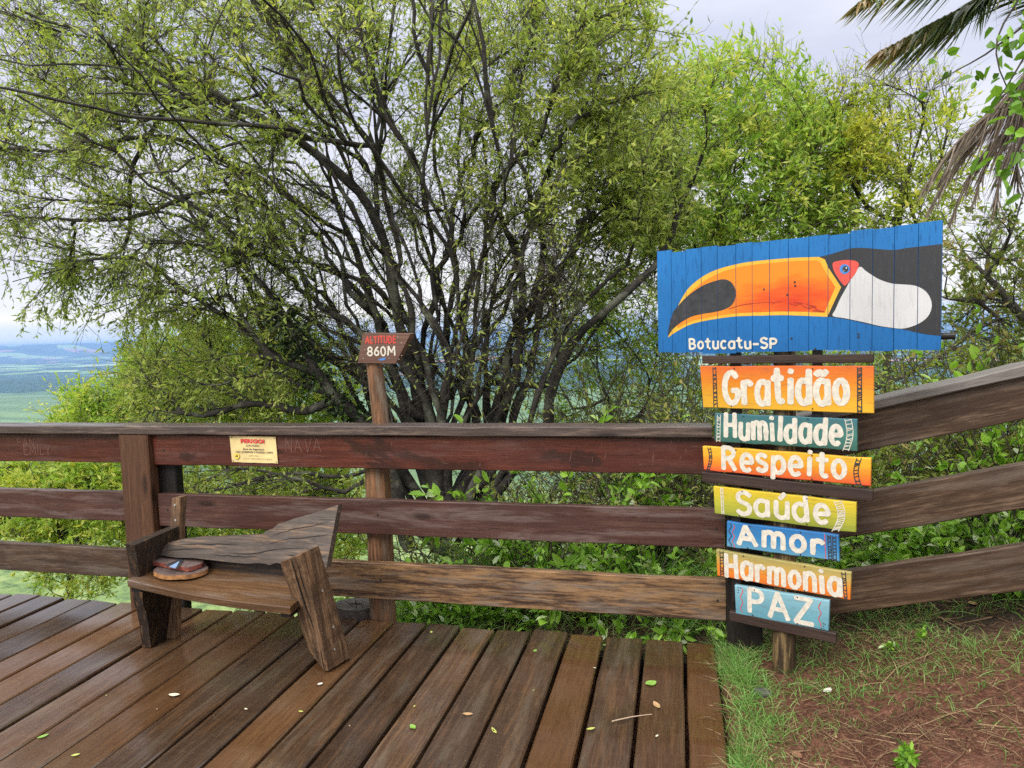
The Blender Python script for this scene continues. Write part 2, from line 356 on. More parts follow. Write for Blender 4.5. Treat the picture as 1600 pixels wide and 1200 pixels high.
def terrain_z(x, y):
    # distance past the brow of the scarp; the plateau runs on to the right and behind the camera
    e = np.minimum(y - 3.9 - 3.0 * smooth(-1.5, 1.5, x) - 3.0 * smooth(2.0, 12.0, x), 1e9)
    e = np.maximum(e, -(x + 40) - 0.0 * y)
    e = np.maximum(e, 0)
    z = -0.62 - e * 0.95 + 0.0003 * 0
    z = np.where(e > 2, -0.62 - 1.9 - (e - 2) * 0.62, z)
    z = -DROP + np.logaddexp(0, (z + DROP) / 22.0) * 22.0
    far = smooth(400, 2500, e)
    rr = np.sqrt(x * x + y * y)
    z = z + far * (fbm(x / 900, y / 900, 4, 3) - 0.45) * 46
    # pale near hill and the wooded ridge behind it
    z = z + 34 * np.exp(-((y - 2450) / 500) ** 2 - ((x + 2500) / 900) ** 2)
    z = z + 24 * np.exp(-((y - 3700) / 450) ** 2) * (0.5 + fbm(x / 700, y / 1500, 3, 9))
    # distant hills on the horizon
    z = z + smooth(15000, 19000, rr) * (120 + 260 * (fbm(x / 5200, y / 9000, 4, 21) - 0.25))
    z = z + 250 * np.exp(-((x + 13300) / 900) ** 2 - ((y - 13000) / 1500) ** 2)
    z = np.where(z > 0, 30 * np.tanh(z / 30.0), z)
    return z
def build_terrain():
    rad = np.concatenate([[0.02], np.geomspace(0.6, 24000, 230)])
    ang = np.concatenate([np.linspace(-200, -60, 60, endpoint=False), np.linspace(-60, 60, 420, endpoint=False), np.linspace(60, 160, 40, endpoint=False)])
    a = np.radians(ang) 
    X = rad[:, None] * np.sin(a)[None]; Y = rad[:, None] * np.cos(a)[None]
    Z = terrain_z(X, Y); nA = len(a); nR = len(rad)
    V = np.stack([X, Y, Z], -1).reshape(-1, 3)
    i, j = np.meshgrid(np.arange(nR - 1), np.arange(nA), indexing='ij'); j2 = (j + 1) % nA
    Fq = np.stack([i * nA + j, i * nA + j2, (i + 1) * nA + j2, (i + 1) * nA + j], -1).reshape(-1, 4)
    m, nt, b = new_mat('valley ground')
    g = N(nt, 'ShaderNodeNewGeometry'); sp = N(nt, 'ShaderNodeSeparateXYZ'); L(nt, g.outputs['Position'], sp.inputs[0])
    mp = N(nt, 'ShaderNodeMapping'); mp.inputs['Scale'].default_value = (1/620, 1/420, 0); L(nt, g.outputs['Position'], mp.inputs[0])
    vo = N(nt, 'ShaderNodeTexVoronoi', i_Scale=1.0); L(nt, mp.outputs[0], vo.inputs['Vector'])
    sc = N(nt, 'ShaderNodeSeparateColor'); L(nt, vo.outputs['Color'], sc.inputs[0])
    field = ramp(nt, sc.outputs[0], [(0.0,(0.02,0.05,0.018)),(0.35,(0.04,0.09,0.03)),(0.5,(0.18,0.30,0.07)),(0.64,(0.34,0.46,0.13)),(0.76,(0.05,0.10,0.035)),(0.86,(0.46,0.22,0.14)),(0.93,(0.40,0.44,0.20))], 'CONSTANT')
    n1 = N(nt, 'ShaderNodeTexNoise', i_Scale=0.0016, i_Detail=6.0, i_Roughness=0.62); L(nt, g.outputs['Position'], n1.inputs['Vector'])
    wood_c = ramp(nt, n1.outputs['Fac'], [(0.3,(0.010,0.026,0.012)),(0.7,(0.028,0.06,0.02))])
    col = mixc(nt, ramp(nt, n1.outputs['Fac'], [(0.46, 0.0), (0.50, 1.0)]), wood_c, field)
    n3 = N(nt, 'ShaderNodeTexNoise', i_Scale=0.0009, i_Detail=5.0); L(nt, g.outputs['Position'], n3.inputs['Vector'])
    yw = math_n(nt, 'ADD', sp.outputs['Y'], math_n(nt, 'MULTIPLY', math_n(nt, 'SUBTRACT', n3.outputs['Fac'], 0.5), 1600))
    n4 = N(nt, 'ShaderNodeTexNoise', i_Scale=0.03, i_Detail=5.0, i_Roughness=0.7); L(nt, g.outputs['Position'], n4.inputs['Vector'])
    forest = ramp(nt, n4.outputs['Fac'], [(0.35,(0.012,0.03,0.012)),(0.65,(0.05,0.10,0.035))])
    fb = math_n(nt, 'MULTIPLY', math_n(nt, 'GREATER_THAN', yw, 2950), math_n(nt, 'LESS_THAN', yw, 4500))
    col = mixc(nt, fb, col, forest)
    mp5 = N(nt, 'ShaderNodeMapping'); mp5.inputs['Scale'].default_value = (0.002, 0.012, 0.0); L(nt, g.outputs['Position'], mp5.inputs[0])
    n5 = N(nt, 'ShaderNodeTexNoise', i_Scale=1.0, i_Detail=4.0); L(nt, mp5.outputs[0], n5.inputs['Vector'])
    pale = ramp(nt, n5.outputs['Fac'], [(0.35,(0.08,0.14,0.045)),(0.65,(0.17,0.25,0.085))])
    nearf = math_n(nt, 'MULTIPLY', math_n(nt, 'LESS_THAN', yw, 2950), math_n(nt, 'GREATER_THAN', sp.outputs['Y'], 1100))
    col = mixc(nt, nearf, col, pale)
    n6 = N(nt, 'ShaderNodeTexNoise', i_Scale=0.05, i_Detail=8.0, i_Roughness=0.7); L(nt, g.outputs['Position'], n6.inputs['Vector'])
    near = ramp(nt, n6.outputs['Fac'], [(0.32,(0.05,0.085,0.02)),(0.5,(0.17,0.24,0.065)),(0.62,(0.26,0.32,0.10)),(0.75,(0.28,0.24,0.12))])
    col = mixc(nt, math_n(nt, 'LESS_THAN', sp.outputs['Y'], 1100), col, near)
    L(nt, col, b.inputs['Base Color']); b.inputs['Roughness'].default_value = 0.95; b.inputs['Specular IOR Level'].default_value = 0.1
    o = mesh_np('terrain', [(V, Fq, 0, None)], [m], smooth=[True])
    tag(o, kind='structure')
build_terrain()

# the near bank: red earth beside the deck, dropping off behind the railing
def bank_z(x, y):
    """height of the near ground; deck top is z = 0"""
    x = np.asarray(x, float); y = np.asarray(y, float)
    ramp_z = 0.20 * np.maximum(x - 0.45, 0) + 0.012
    left = -0.14 - 0.10 * np.maximum(-x - 0.2, 0)
    z = left + (ramp_z - left) * smooth(0.02, 0.26, x)
    back = np.maximum(y - 3.75, 0)
    z = z - 0.13 * back - 0.10 * np.maximum(y - 6.0, 0) ** 1.5 - 0.30 * np.maximum(-x - 1.9, 0) ** 1.3 * smooth(3.4, 4.2, y)
    z = z + (fbm(x * 3.1, y * 3.1, 4, 5) - 0.47) * 0.09 * smooth(0.2, 0.6, x) + (fbm(x * 14, y * 14, 3, 8) - 0.44) * 0.022 * smooth(0.1, 0.4, x)
    return z
def build_ground():
    xs = np.concatenate([np.linspace(-6, -0.2, 40, endpoint=False), np.linspace(-0.2, 3.2, 230, endpoint=False), np.linspace(3.2, 9, 40)])
    ys = np.concatenate([np.linspace(-3, 1.0, 24, endpoint=False), np.linspace(1.0, 5.0, 220, endpoint=False), np.linspace(5.0, 11, 50)])
    X, Y = np.meshgrid(xs, ys); Z = bank_z(X, Y)
    Z = np.where((X < 0.16) & (Y < 3.47), np.minimum(Z, -0.16), Z)
    V = np.stack([X, Y, Z], -1).reshape(-1, 3); nx = len(xs); ny = len(ys)
    i, j = np.meshgrid(np.arange(ny - 1), np.arange(nx - 1), indexing='ij')
    Fq = np.stack([i*nx+j, i*nx+j+1, (i+1)*nx+j+1, (i+1)*nx+j], -1).reshape(-1, 4)
    m, nt, b = new_mat('red earth')
    g = N(nt, 'ShaderNodeNewGeometry'); sp = N(nt, 'ShaderNodeSeparateXYZ'); L(nt, g.outputs['Position'], sp.inputs[0])
    t = N(nt, 'ShaderNodeTexNoise', i_Scale=2.2, i_Detail=9.0, i_Roughness=0.7); L(nt, g.outputs['Position'], t.inputs['Vector'])
    t2 = N(nt, 'ShaderNodeTexNoise', i_Scale=55.0, i_Detail=6.0, i_Roughness=0.75); L(nt, g.outputs['Position'], t2.inputs['Vector'])
    c1 = ramp(nt, t.outputs['Fac'], [(0.32,(0.060,0.025,0.015)),(0.55,(0.145,0.060,0.036)),(0.72,(0.25,0.125,0.078))])
    c1 = mixc(nt, math_n(nt, 'MULTIPLY', t2.outputs['Fac'], 1.1), c1, ramp(nt, t2.outputs['Fac'], [(0.40,(0.018,0.008,0.005)),(0.50,(0.10,0.040,0.024)),(0.60,(0.24,0.115,0.070))]))
    humus = ramp(nt, t2.outputs['Fac'], [(0.35,(0.012,0.009,0.006)),(0.6,(0.06,0.042,0.026)),(0.75,(0.16,0.12,0.075))])
    fy = ramp(nt, math_n(nt, 'ADD', sp.outputs['Y'], math_n(nt, 'MULTIPLY', t.outputs['Fac'], 0.6)), [(0.0,0.0),(1.0,1.0)])
    fac = ramp(nt, math_n(nt, 'MULTIPLY', math_n(nt, 'ADD', sp.outputs['Y'], math_n(nt, 'MULTIPLY', t.outputs['Fac'], 0.7)), 0.1), [(0.36,0.0),(0.395,1.0)])
    L(nt, mixc(nt, fac, c1, humus), b.inputs['Base Color']); b.inputs['Roughness'].default_value = 0.9
    b.inputs['Specular IOR Level'].default_value = 0.2
    bp = N(nt, 'ShaderNodeBump', i_Strength=0.9, i_Distance=0.012); L(nt, t2.outputs['Fac'], bp.inputs['Height']); L(nt, bp.outputs[0], b.inputs['Normal'])
    tag(mesh_np('ground', [(V, Fq, 0, None)], [m], smooth=[True]), kind='structure')
build_ground()

# ------------------------------------------------------------------ deck
def build_deck():
    edges = [0.163, 0.012, -0.186, -0.387, -0.573, -0.771, -0.966, -1.159, -1.353]
    while edges[-1] > -7.6: edges.append(edges[-1] - 0.2)
    parts = []
    for k in range(len(edges) - 1):
        x1, x0 = edges[k] - 0.0085, edges[k+1] + 0.0085
        ye = 3.50 + random.gauss(0, 0.012); n = 26
        t = 0.045; ch = 0.006; sag = random.gauss(0, 0.0022); tilt = random.gauss(0, 0.0018)
        rings = []
        for i in range(n + 1):
            y = -2.2 + (ye + 2.2) * i / n; j = random.gauss(0, 0.0012)
            a, b = x0 + random.gauss(0, .0012), x1 + random.gauss(0, .0012); za, zb = sag - tilt, sag + tilt
            rings.append([(a,y,-t),(b,y,-t),(b,y,zb-ch),(b-ch,y,zb),(a+ch,y,za),(a,y,za-ch)])
        V = np.array([p for r in rings for p in r]); fs = []
        for i in range(n):
            for q in range(6):
                c = i*6+q; d = i*6+(q+1) % 6; fs.append((c, c+6, d+6, d))
        parts.append((V, np.array(fs), 0, np.full(len(V), random.random())))
        parts.append((V[-6:], np.array([[0,1,2,3,4,5]])[:, ::-1].copy(), 0, np.full(6, 0.5)))
    # joists beneath
    mb = []
    for y in (0.2, 1.3, 2.4, 3.38):
        V = np.array([(-7.6,y,-.17),(0.15,y,-.17),(0.15,y+.07,-.17),(-7.6,y+.07,-.17),(-7.6,y,-.05),(0.15,y,-.05),(0.15,y+.07,-.05),(-7.6,y+.07,-.05)], float)
        parts.append((V, np.array([(3,2,1,0),(4,5,6,7),(0,1,5,4),(1,2,6,5),(2,3,7,6),(3,0,4,7)]), 1, np.full(8, .3)))
    # material's grain runs along object X: build the deck turned so that local X is world Y
    Mx = Matrix(((0,-1,0,0),(1,0,0,0),(0,0,1,0),(0,0,0,1)))
    inv = np.array(Mx.inverted())[:3, :3]
    parts = [(v @ inv.T, f, m, t) for v, f, m, t in parts]
    tag(mesh_np('deck', parts, [DECK, DARKW], M=Mx), kind='structure')
build_deck()

# ------------------------------------------------------------------ flat strokes and lettering
def stroke(mb, pts, wd, y, mi=0, taper=False):
    """a brush stroke in the X/Z plane of a frame whose front is -Y"""
    P = np.array(pts, float)
    if len(P) < 2: return
    closed = len(P) > 4 and np.linalg.norm(P[0] - P[-1]) < .25 * wd
    T = np.gradient(P, axis=0)
    if closed: T[0] = T[-1] = P[1] - P[-2]
    T /= (np.linalg.norm(T, axis=1, keepdims=True) + 1e-9)
    Nn = np.stack([-T[:, 1], T[:, 0]], 1)
    wv = wd / 2 * (1 + np.array([random.gauss(0, .05) for _ in P]))
    if closed: wv[-1] = wv[0]
    lft = P + Nn * wv[:, None]; rgt = P - Nn * wv[:, None]
    def cap(c, t, r):
        a = math.atan2(t[1], t[0]); return [(c[0] + r * .55 * math.cos(a) * s1 - r * math.sin(a) * s2, c[1] + r * .55 * math.sin(a) * s1 + r * math.cos(a) * s2) for s1, s2 in ((.7, .75), (1, .3), (1, -.3), (.7, -.75))]
    n = len(P)
    vs = [(p[0], y, p[1]) for p in lft] + [(p[0], y, p[1]) for p in rgt]
    fs = [(i, i + n, i + n + 1, i + 1) for i in range(n - 1)]
    mb.add(vs, fs, mi)
    if closed: return
    e = cap(P[-1], T[-1], wv[-1]); mb.add([(lft[-1][0], y, lft[-1][1])] + [(p[0], y, p[1]) for p in e] + [(rgt[-1][0], y, rgt[-1][1])], [(5,4,3,2,1,0)], mi)
    e = cap(P[0], -T[0], wv[0]); mb.add([(rgt[0][0], y, rgt[0][1])] + [(p[0], y, p[1]) for p in e] + [(lft[0][0], y, lft[0][1])], [(5,4,3,2,1,0)], mi)
def E_(cx, cy, rx, ry, a0, a1, n=14):
    return [(cx + rx * math.cos(R(a0 + (a1 - a0) * i / n)), cy + ry * math.sin(R(a0 + (a1 - a0) * i / n))) for i in range(n + 1)]
X_ = 0.72
GL = {
 'A': (.74, [[(.06,0),(.34,1)],[(.34,1),(.68,0)],[(.18,.34),(.56,.34)]]),
 'B': (.60, [[(.08,0),(.08,1)], [(.08,1)]+E_(.28,.76,.22,.24,90,-90)+[(.08,.52)], [(.08,.52)]+E_(.30,.26,.25,.26,90,-90)+[(.08,0)]]),
 'D': (.66, [[(.08,0),(.08,1)], [(.08,1)]+E_(.22,.5,.36,.5,90,-90)+[(.08,0)]]),
 'E': (.56, [[(.50,1),(.08,1),(.08,0),(.52,0)],[(.08,.52),(.44,.52)]]),
 'F': (.54, [[(.50,1),(.08,1),(.08,0)],[(.08,.52),(.44,.52)]]),
 'G': (.70, [E_(.38,.5,.31,.5,45,330)+[(.64,.42),(.40,.42)]]),
 'H': (.66, [[(.08,0),(.10,1)],[(.58,0),(.56,1)],[(.09,.5),(.57,.52)]]),
 'I': (.18, [[(.09,0),(.09,1)]]),
 'L': (.54, [[(.08,1),(.08,0),(.50,0)]]),
 'M': (.80, [[(.06,0),(.12,1),(.40,.35),(.68,1),(.74,0)]]),
 'N': (.66, [[(.08,0),(.08,1),(.56,0),(.58,1)]]),
 'P': (.60, [[(.08,0),(.08,1)], [(.08,.98)]+E_(.28,.72,.25,.26,90,-90)+[(.08,.46)]]),
 'R': (.66, [[(.08,0),(.08,1)], [(.08,.98)]+E_(.28,.74,.25,.24,90,-90)+[(.08,.50)], [(.30,.50),(.58,0)]]),
 'S': (.58, [[(.52,.86)]+E_(.29,.76,.22,.23,40,250)+E_(.29,.25,.24,.25,80,-150)]),
 'T': (.60, [[(.02,1),(.58,1)],[(.30,1),(.30,0)]]),
 'U': (.64, [[(.08,1),(.08,.3)]+E_(.32,.28,.24,.28,180,360)+[(.56,1)]]),
 'V': (.66, [[(.04,1),(.32,0),(.60,1)]]),
 'Y': (.60, [[(.04,1),(.30,.5)],[(.56,1),(.30,.5),(.30,0)]]),
 'Z': (.66, [[(.06,1),(.58,1),(.06,0),(.62,0)]]),
 '8': (.54, [E_(.27,.75,.19,.25,0,360), E_(.27,.25,.22,.25,0,360)]),
 '6': (.54, [[(.42,1.0),(.24,.80),(.12,.52),(.08,.30)], E_(.28,.29,.20,.29,0,360)]),
 '0': (.54, [E_(.27,.5,.22,.5,0,360)]),
 'a': (.58, [E_(.27,X_/2,.22,X_/2,60,330), [(.49,X_),(.49,0)]]),
 'c': (.52, [E_(.28,X_/2,.22,X_/2,50,310)]),
 'd': (.58, [E_(.27,X_/2,.22,X_/2,60,330), [(.49,1.02),(.49,0)]]),
 'e': (.56, [[(.07,X_*.48),(.49,X_*.52)]+E_(.28,X_/2,.22,X_/2,10,310)]),
 'i': (.24, [[(.12,0),(.12,X_)],[(.11,.93),(.13,1.0)]]),
 'l': (.24, [[(.12,0),(.12,1.04)]]),
 'm': (.82, [[(.08,0),(.08,X_)],[(.08,X_*.7)]+E_(.25,X_*.68,.16,X_*.32,150,0)+[(.41,0)],[(.41,X_*.7)]+E_(.57,X_*.68,.16,X_*.32,150,0)+[(.74,0)]]),
 'n': (.56, [[(.08,0),(.08,X_)],[(.08,X_*.65)]+E_(.28,X_*.64,.20,X_*.36,150,0)+[(.48,0)]]),
 'o': (.56, [E_(.28,X_/2,.21,X_/2,0,360)]),
 'p': (.58, [[(.09,X_),(.09,-.26)],E_(.31,X_/2,.21,X_/2,150,-150)]),
 'r': (.44, [[(.08,0),(.08,X_)],[(.08,X_*.6)]+E_(.26,X_*.62,.18,X_*.36,150,40)]),
 's': (.48, [[(.42,X_*.88)]+E_(.24,X_*.76,.17,X_*.23,40,250,8)+E_(.24,X_*.25,.19,X_*.25,80,-150,8)]),
 't': (.46, [[(.22,1.0),(.22,.14),(.30,0),(.42,.04)],[(.03,X_),(.42,X_)]]),
 'u': (.56, [[(.08,X_),(.08,.24)]+E_(.28,.22,.20,.22,180,360)+[(.48,X_)],[(.48,.3),(.48,0)]]),
 '-': (.44, [[(.04,.40),(.40,.40)]]),
 ' ': (.30, []),
 '!': (.2, [[(.1,1),(.1,.32)],[(.1,.06),(.1,.0)]]),
}
GL['ã'] = (GL['a'][0], GL['a'][1] + [[(.08,.90),(.18,.99),(.34,.90),(.46,.99)]])
GL['ú'] = (GL['u'][0], GL['u'][1] + [[(.22,.86),(.38,1.08)]])
def lettering(mb, text, p0, p1, hgt, wd, y=-0.0012, mi=0, jig=1.0, sq=None):
    """text from p0 to p1 (ends of its baseline in X/Z), fitted to that length"""
    tot = sum(GL[c][0] for c in text) + 0.13 * (len(text) - 1)
    p0 = np.array(p0, float); d = np.array(p1, float) - p0; Lb = np.linalg.norm(d); ex = d / Lb; ez = np.array([-ex[1], ex[0]])
    sx = Lb / tot; x = 0.0; lay = 0
    for c in text:
        wdt, st = GL[c]; rot = random.gauss(0, .03) * jig; dz = random.gauss(0, .02) * jig; k = 1 + random.gauss(0, .04) * jig
        for s in st:
            q = []
            # resample so that brush edges wobble
            for (ax, ay), (bx, by) in zip(s[:-1], s[1:]):
                n = max(1, int(math.hypot(bx - ax, by - ay) / .16))
                q += [(ax + (bx - ax) * i / n, ay + (by - ay) * i / n) for i in range(n)]
            q.append(s[-1])
            runs = [[q[0]]]
            for i_ in range(1, len(q)):
                runs[-1].append(q[i_])
                if i_ < len(q) - 1:
                    a1 = math.atan2(q[i_][1]-q[i_-1][1], q[i_][0]-q[i_-1][0]); a2 = math.atan2(q[i_+1][1]-q[i_][1], q[i_+1][0]-q[i_][0])
                    if abs((a2 - a1 + math.pi) % (2*math.pi) - math.pi) > R(48): runs.append([q[i_]])
            for q in runs:
              out = []
              for (gx, gy) in q:
                gx2 = gx - wdt/2; gy2 = gy * k
                rx = gx2 * math.cos(rot) - gy2 * math.sin(rot); ry = gx2 * math.sin(rot) + gy2 * math.cos(rot) + dz
                out.append(p0 + ex * ((x + wdt/2 + rx) * sx) + ez * (ry * hgt))
              stroke(mb, out, wd, y - 0.00006 * lay, mi); lay = (lay + 1) % 14
        x += wdt + 0.13
def poly(mb, pts, y, mi=0):
    pts = [p for i, p in enumerate(pts) if i == 0 or (abs(p[0]-pts[i-1][0]) + abs(p[1]-pts[i-1][1])) > 1e-6]
    if len(pts) < 3: return
    tri = tessellate_polygon([[Vector((p[0], p[1], 0)) for p in pts]])
    vs = [(p[0], y, p[1]) for p in pts]; fs = []
    for a, b, c in tri:
        ar = (pts[b][0]-pts[a][0])*(pts[c][1]-pts[a][1]) - (pts[b][1]-pts[a][1])*(pts[c][0]-pts[a][0])
        if abs(ar) < 1e-10: continue
        fs.append((a, b, c) if ar > 0 else (a, c, b))
    mb.add(vs, fs, mi)
def clip_strip(pts, x0, x1):
    def half(P, x, keep_gt):
        out = []
        for i in range(len(P)):
            a = P[i]; b = P[(i+1) % len(P)]
            ia = (a[0] >= x) == keep_gt or a[0] == x; ib = (b[0] >= x) == keep_gt or b[0] == x
            if ia: out.append(a)
            if ia != ib:
                t = (x - a[0]) / (b[0] - a[0]); out.append((x, a[1] + (b[1]-a[1]) * t))
        return out
    P = half(pts, x0, True)
    return half(P, x1, False) if len(P) > 2 else []
def spline(pts, n=4, closed=True):
    P = np.array(pts, float); m = len(P); out = []
    rngi = range(m) if closed else range(m - 1)
    for i in rngi:
        p0, p1, p2, p3 = (P[(i-1) % m], P[i], P[(i+1) % m], P[(i+2) % m]) if closed else (P[max(i-1,0)], P[i], P[i+1], P[min(i+2,m-1)])
        for k in range(n):
            t = k / n
            out.append(tuple(0.5*((2*p1)+(-p0+p2)*t+(2*p0-5*p1+4*p2-p3)*t*t+(-p0+3*p1-3*p2+p3)*t**3)))
    if not closed: out.append(tuple(P[-1]))
    return out

# ------------------------------------------------------------------ railing
RY = 3.462
def rail(name, x0, x1, z0, h, mat, parent, y=RY, t=0.045, **k):
    mb = MB(); mb.plank(x1 - x0, h, t, seg=0.18, jit=0.0016, **k)
    return mb.build(name, mat, parent, frame((x0, y, z0), (1, 0, 0), (0, 0, 1)))
rl = thing('deck_railing', 'long level railing of dark red wooden boards along the edge of the deck', 'railing', (-1.5, 3.5, 0))
mb = MB(); mb.plank(4.9, 0.052, 0.15, ch=0.006, seg=0.2, jit=0.0015); mb.build('top_cap', CAPW, rl, frame((-4.75, 3.43, 1.046), (1,0,0), (0,0,1)))
mb = MB(); mb.plank(2.4, 0.052, 0.15, ch=0.006, seg=0.2, jit=0.0015); mb.build('top_cap', CAPW, rl, frame((-7.16, 3.43, 1.047), (1,0,0), (0,0,1)))
r1 = rail('rail', -3.0, 0.20, 0.864, 0.178, RED, rl); rail('rail', -2.99, 0.205, 0.500, 0.190, MID, rl); rail('rail', -2.99, 0.208, 0.138, 0.202, WORN, rl)
r1l = rail('rail', -7.1, -3.205, 0.868, 0.172, RED, rl, y=3.48); rail('rail', -7.1, -3.205, 0.512, 0.178, MID, rl, y=3.48); rail('rail', -7.1, -3.2, 0.165, 0.175, SLOPE, rl, y=3.48)
def post(x0, x1, y0, y1, z0, z1, mat, parent, name='post'):
    mb = MB(); mb.plank(z1 - z0, x1 - x0, y1 - y0, ch=0.006, seg=0.2, jit=0.001)
    return mb.build(name, mat, parent, frame((x0, y1, z0), (0,0,1), (1,0,0)))
post(-3.205, -3.005, 3.425, 3.50, -0.1, 1.044, POSTW, rl)
post(-3.03, -2.90, 3.512, 3.58, -0.3, 1.04, DARKW, rl)
post(0.212, 0.375, 3.425, 3.555, -0.25, 1.04, DARKW, rl)
for x in (-5.2, -6.9): post(x, x + .15, 3.53, 3.60, -0.3, 1.04, POSTW, rl)
for x, z in ((-1.64, .955), (-1.60, .61), (-1.60, .25), (-2.93, .95), (-2.93, .60), (.16, .95), (.165, .60), (.17, .24)):
    mb = MB(); mb.cyl((x, RY - .004, z), (x, RY + .002, z), .006, .006, 10); mb.build('bolt', NAIL, rl)
# scratched names on the top board
mb = MB(); Y0 = -0.0022
def scr(text, px0, px1, h, wd=0.0028):
    a = ony(px0[0], px0[1], RY); b = ony(px1[0], px1[1], RY)
    lettering(mb, text, (a[0] + 3.0, a[2] - .864), (b[0] + 3.0, b[2] - .864), h, wd, Y0, 0, 1.5)
scr('NAVA', (446, 705), (503, 706), 0.075)
mb.build('scratched_lettering', SCRATCH, r1, WM[r1.name].copy(), fix=False); mb = MB()
for k in range(46):
    x = random.uniform(.1, 3.1); z = random.uniform(.02, .15); a = random.choice([random.uniform(-.3,.3), random.uniform(1.2, 1.9)]); l = random.uniform(.01, .05)
    stroke(mb, [(x, z), (x + l*.5*math.cos(a) + .002, z + l*.5*math.sin(a)), (x + l*math.cos(a), z + l*math.sin(a))], random.uniform(.0008,.0018), Y0)
mb.build('scratches', SCRATCH, r1, WM[r1.name].copy(), fix=False)
mb = MB()
for text, p0, p1, h in (('FAN', (28, 697), (55, 697), .05), ('EMILY', (38, 711), (80, 711), .06)):
    a = ony(p0[0], p0[1], 3.48); b = ony(p1[0], p1[1], 3.48)
    lettering(mb, text, (a[0] + 7.1, a[2] - .868), (b[0] + 7.1, b[2] - .868), h, .003, Y0, 0, 1.5)
mb.build('scratched_lettering', SCRATCH, r1l, WM[r1l.name].copy(), fix=False)

sr = thing('sloping_railing', 'railing of brown boards climbing the dirt slope behind the word signs', 'railing', (0.35, 3.44, 0))
th = R(6); SL = 0.255
sdv = Vector((math.cos(th), -math.sin(th), SL)).normalized()
def sboard(name, s0, s1, zb, h, t, yo, mat, ch=0.005):
    """zb: height of the lower edge at s = 0.6"""
    o = Vector((0.2 + s0 * math.cos(th), 3.46 - s0 * math.sin(th) + yo, zb + SL * (s0 - 0.6)))
    mb = MB(); mb.plank((s1 - s0) / sdv.xy.length, h * .97, t, ch=ch, seg=.18, jit=.0016); return mb.build(name, mat, sr, frame(o, sdv, (0, 0, 1)))
sboard('top_cap', 0.10, 3.4, 1.176, 0.046, 0.15, -0.035, CAPG, 0.006)
sboard('rail', 0.13, 3.4, 0.992, 0.182, 0.045, 0, SLOPE); sboard('rail', 0.13, 3.4, 0.608, 0.195, 0.045, 0, SLOPE); sboard('rail', 0.13, 3.4, 0.252, 0.198, 0.045, 0, SLOPE)
post(2.35, 2.5, 3.28, 3.40, 0.1, 1.52, POSTW, sr)

# ------------------------------------------------------------------ altitude sign on its round post
al = thing('altitude_sign', 'brown slanted board lettered ALTITUDE 860M on a round wooden post above the railing', 'sign', (-1.60, 3.59, 0))
a0 = ony(598, 975, 3.585); a1 = ony(593, 662, 3.585); a2 = ony(581, 560, 3.585)
mb = MB(); mb.cyl((a0[0], 3.587, -.3), (a0[0] + .012, 3.587, 1.06), .076, .070, 22, seg=10, jit=.012); 
def rot_log(mb_, name, mat, parent, M=None):
    # grain runs along local X: turn vertical cylinders into that frame
    Mz = Matrix(((0,0,1,0),(0,1,0,0),(-1,0,0,0),(0,0,0,1))) if False else frame((0,0,0), (0,0,1), (0,1,0))
    inv = Mz.inverted(); mb_.v = [tuple(inv @ Vector(p)) for p in mb_.v]
    return mb_.build(name, mat, parent, (M or Matrix.Identity(4)) @ Mz, smooth=False)
rot_log(mb, 'post', LOG, al)
mb = MB(); mb.cyl((-1.605, 3.59, 1.0), (-1.64, 3.59, 1.47), .046, .044, 18, seg=6, jit=.015); rot_log(mb, 'upper_post', LOG, al)
Yb = 3.53
def abp(x, y):
    p = ony(x, y, Yb); return (p[0], p[2])
corners = [abp(559, 567), abp(618, 568), abp(641, 522), abp(567, 521)]
mb = MB(); ins = 0.004
front = [(c[0], 0.0, c[1]) for c in corners]; back = [(c[0] + .012, 0.038, c[1] + .004) for c in corners]
mb.add(front + back, [(0,1,2,3),(7,6,5,4),(0,4,5,1),(1,5,6,2),(2,6,7,3),(3,7,4,0)])
ABW = wood('altitude board wood', [(0.11,0.055,0.038),(0.19,0.10,0.07),(0.28,0.165,0.12)], rough=(.5,.7), vary=.05)
ab = mb.build('board', ABW, al, Matrix.Translation((0, Yb, 0)))
mb = MB(); lettering(mb, 'ALTITUDE', abp(571, 536), abp(619, 536), .036, .0072, -.0012); mb.build('lettering', REDP, ab, Matrix.Translation((0, Yb, 0)), fix=False)['label'] = 'red lettering reading ALTITUDE'
mb = MB(); lettering(mb, '860M', abp(574, 555.5), abp(618, 555.5), .047, .0090, -.0012)
for k in range(14):
    x, z = abp(random.uniform(563, 632), random.uniform(524, 565)); mb.cyl((x, -.0011, z), (x, -.0006, z), .0022, .0022, 6)
mb.build('lettering', WHITE, ab, Matrix.Translation((0, Yb, 0)), fix=False)['label'] = 'white lettering reading 860M'
mb = MB(); poly(mb, [abp(*p) for p in [(591,561.5),(597,559.5),(604,558.5),(601,562.5),(594,563.5)]], -.0012); mb.build('paint_mark', BLUEP, ab, Matrix.Translation((0, Yb, 0)), fix=False)

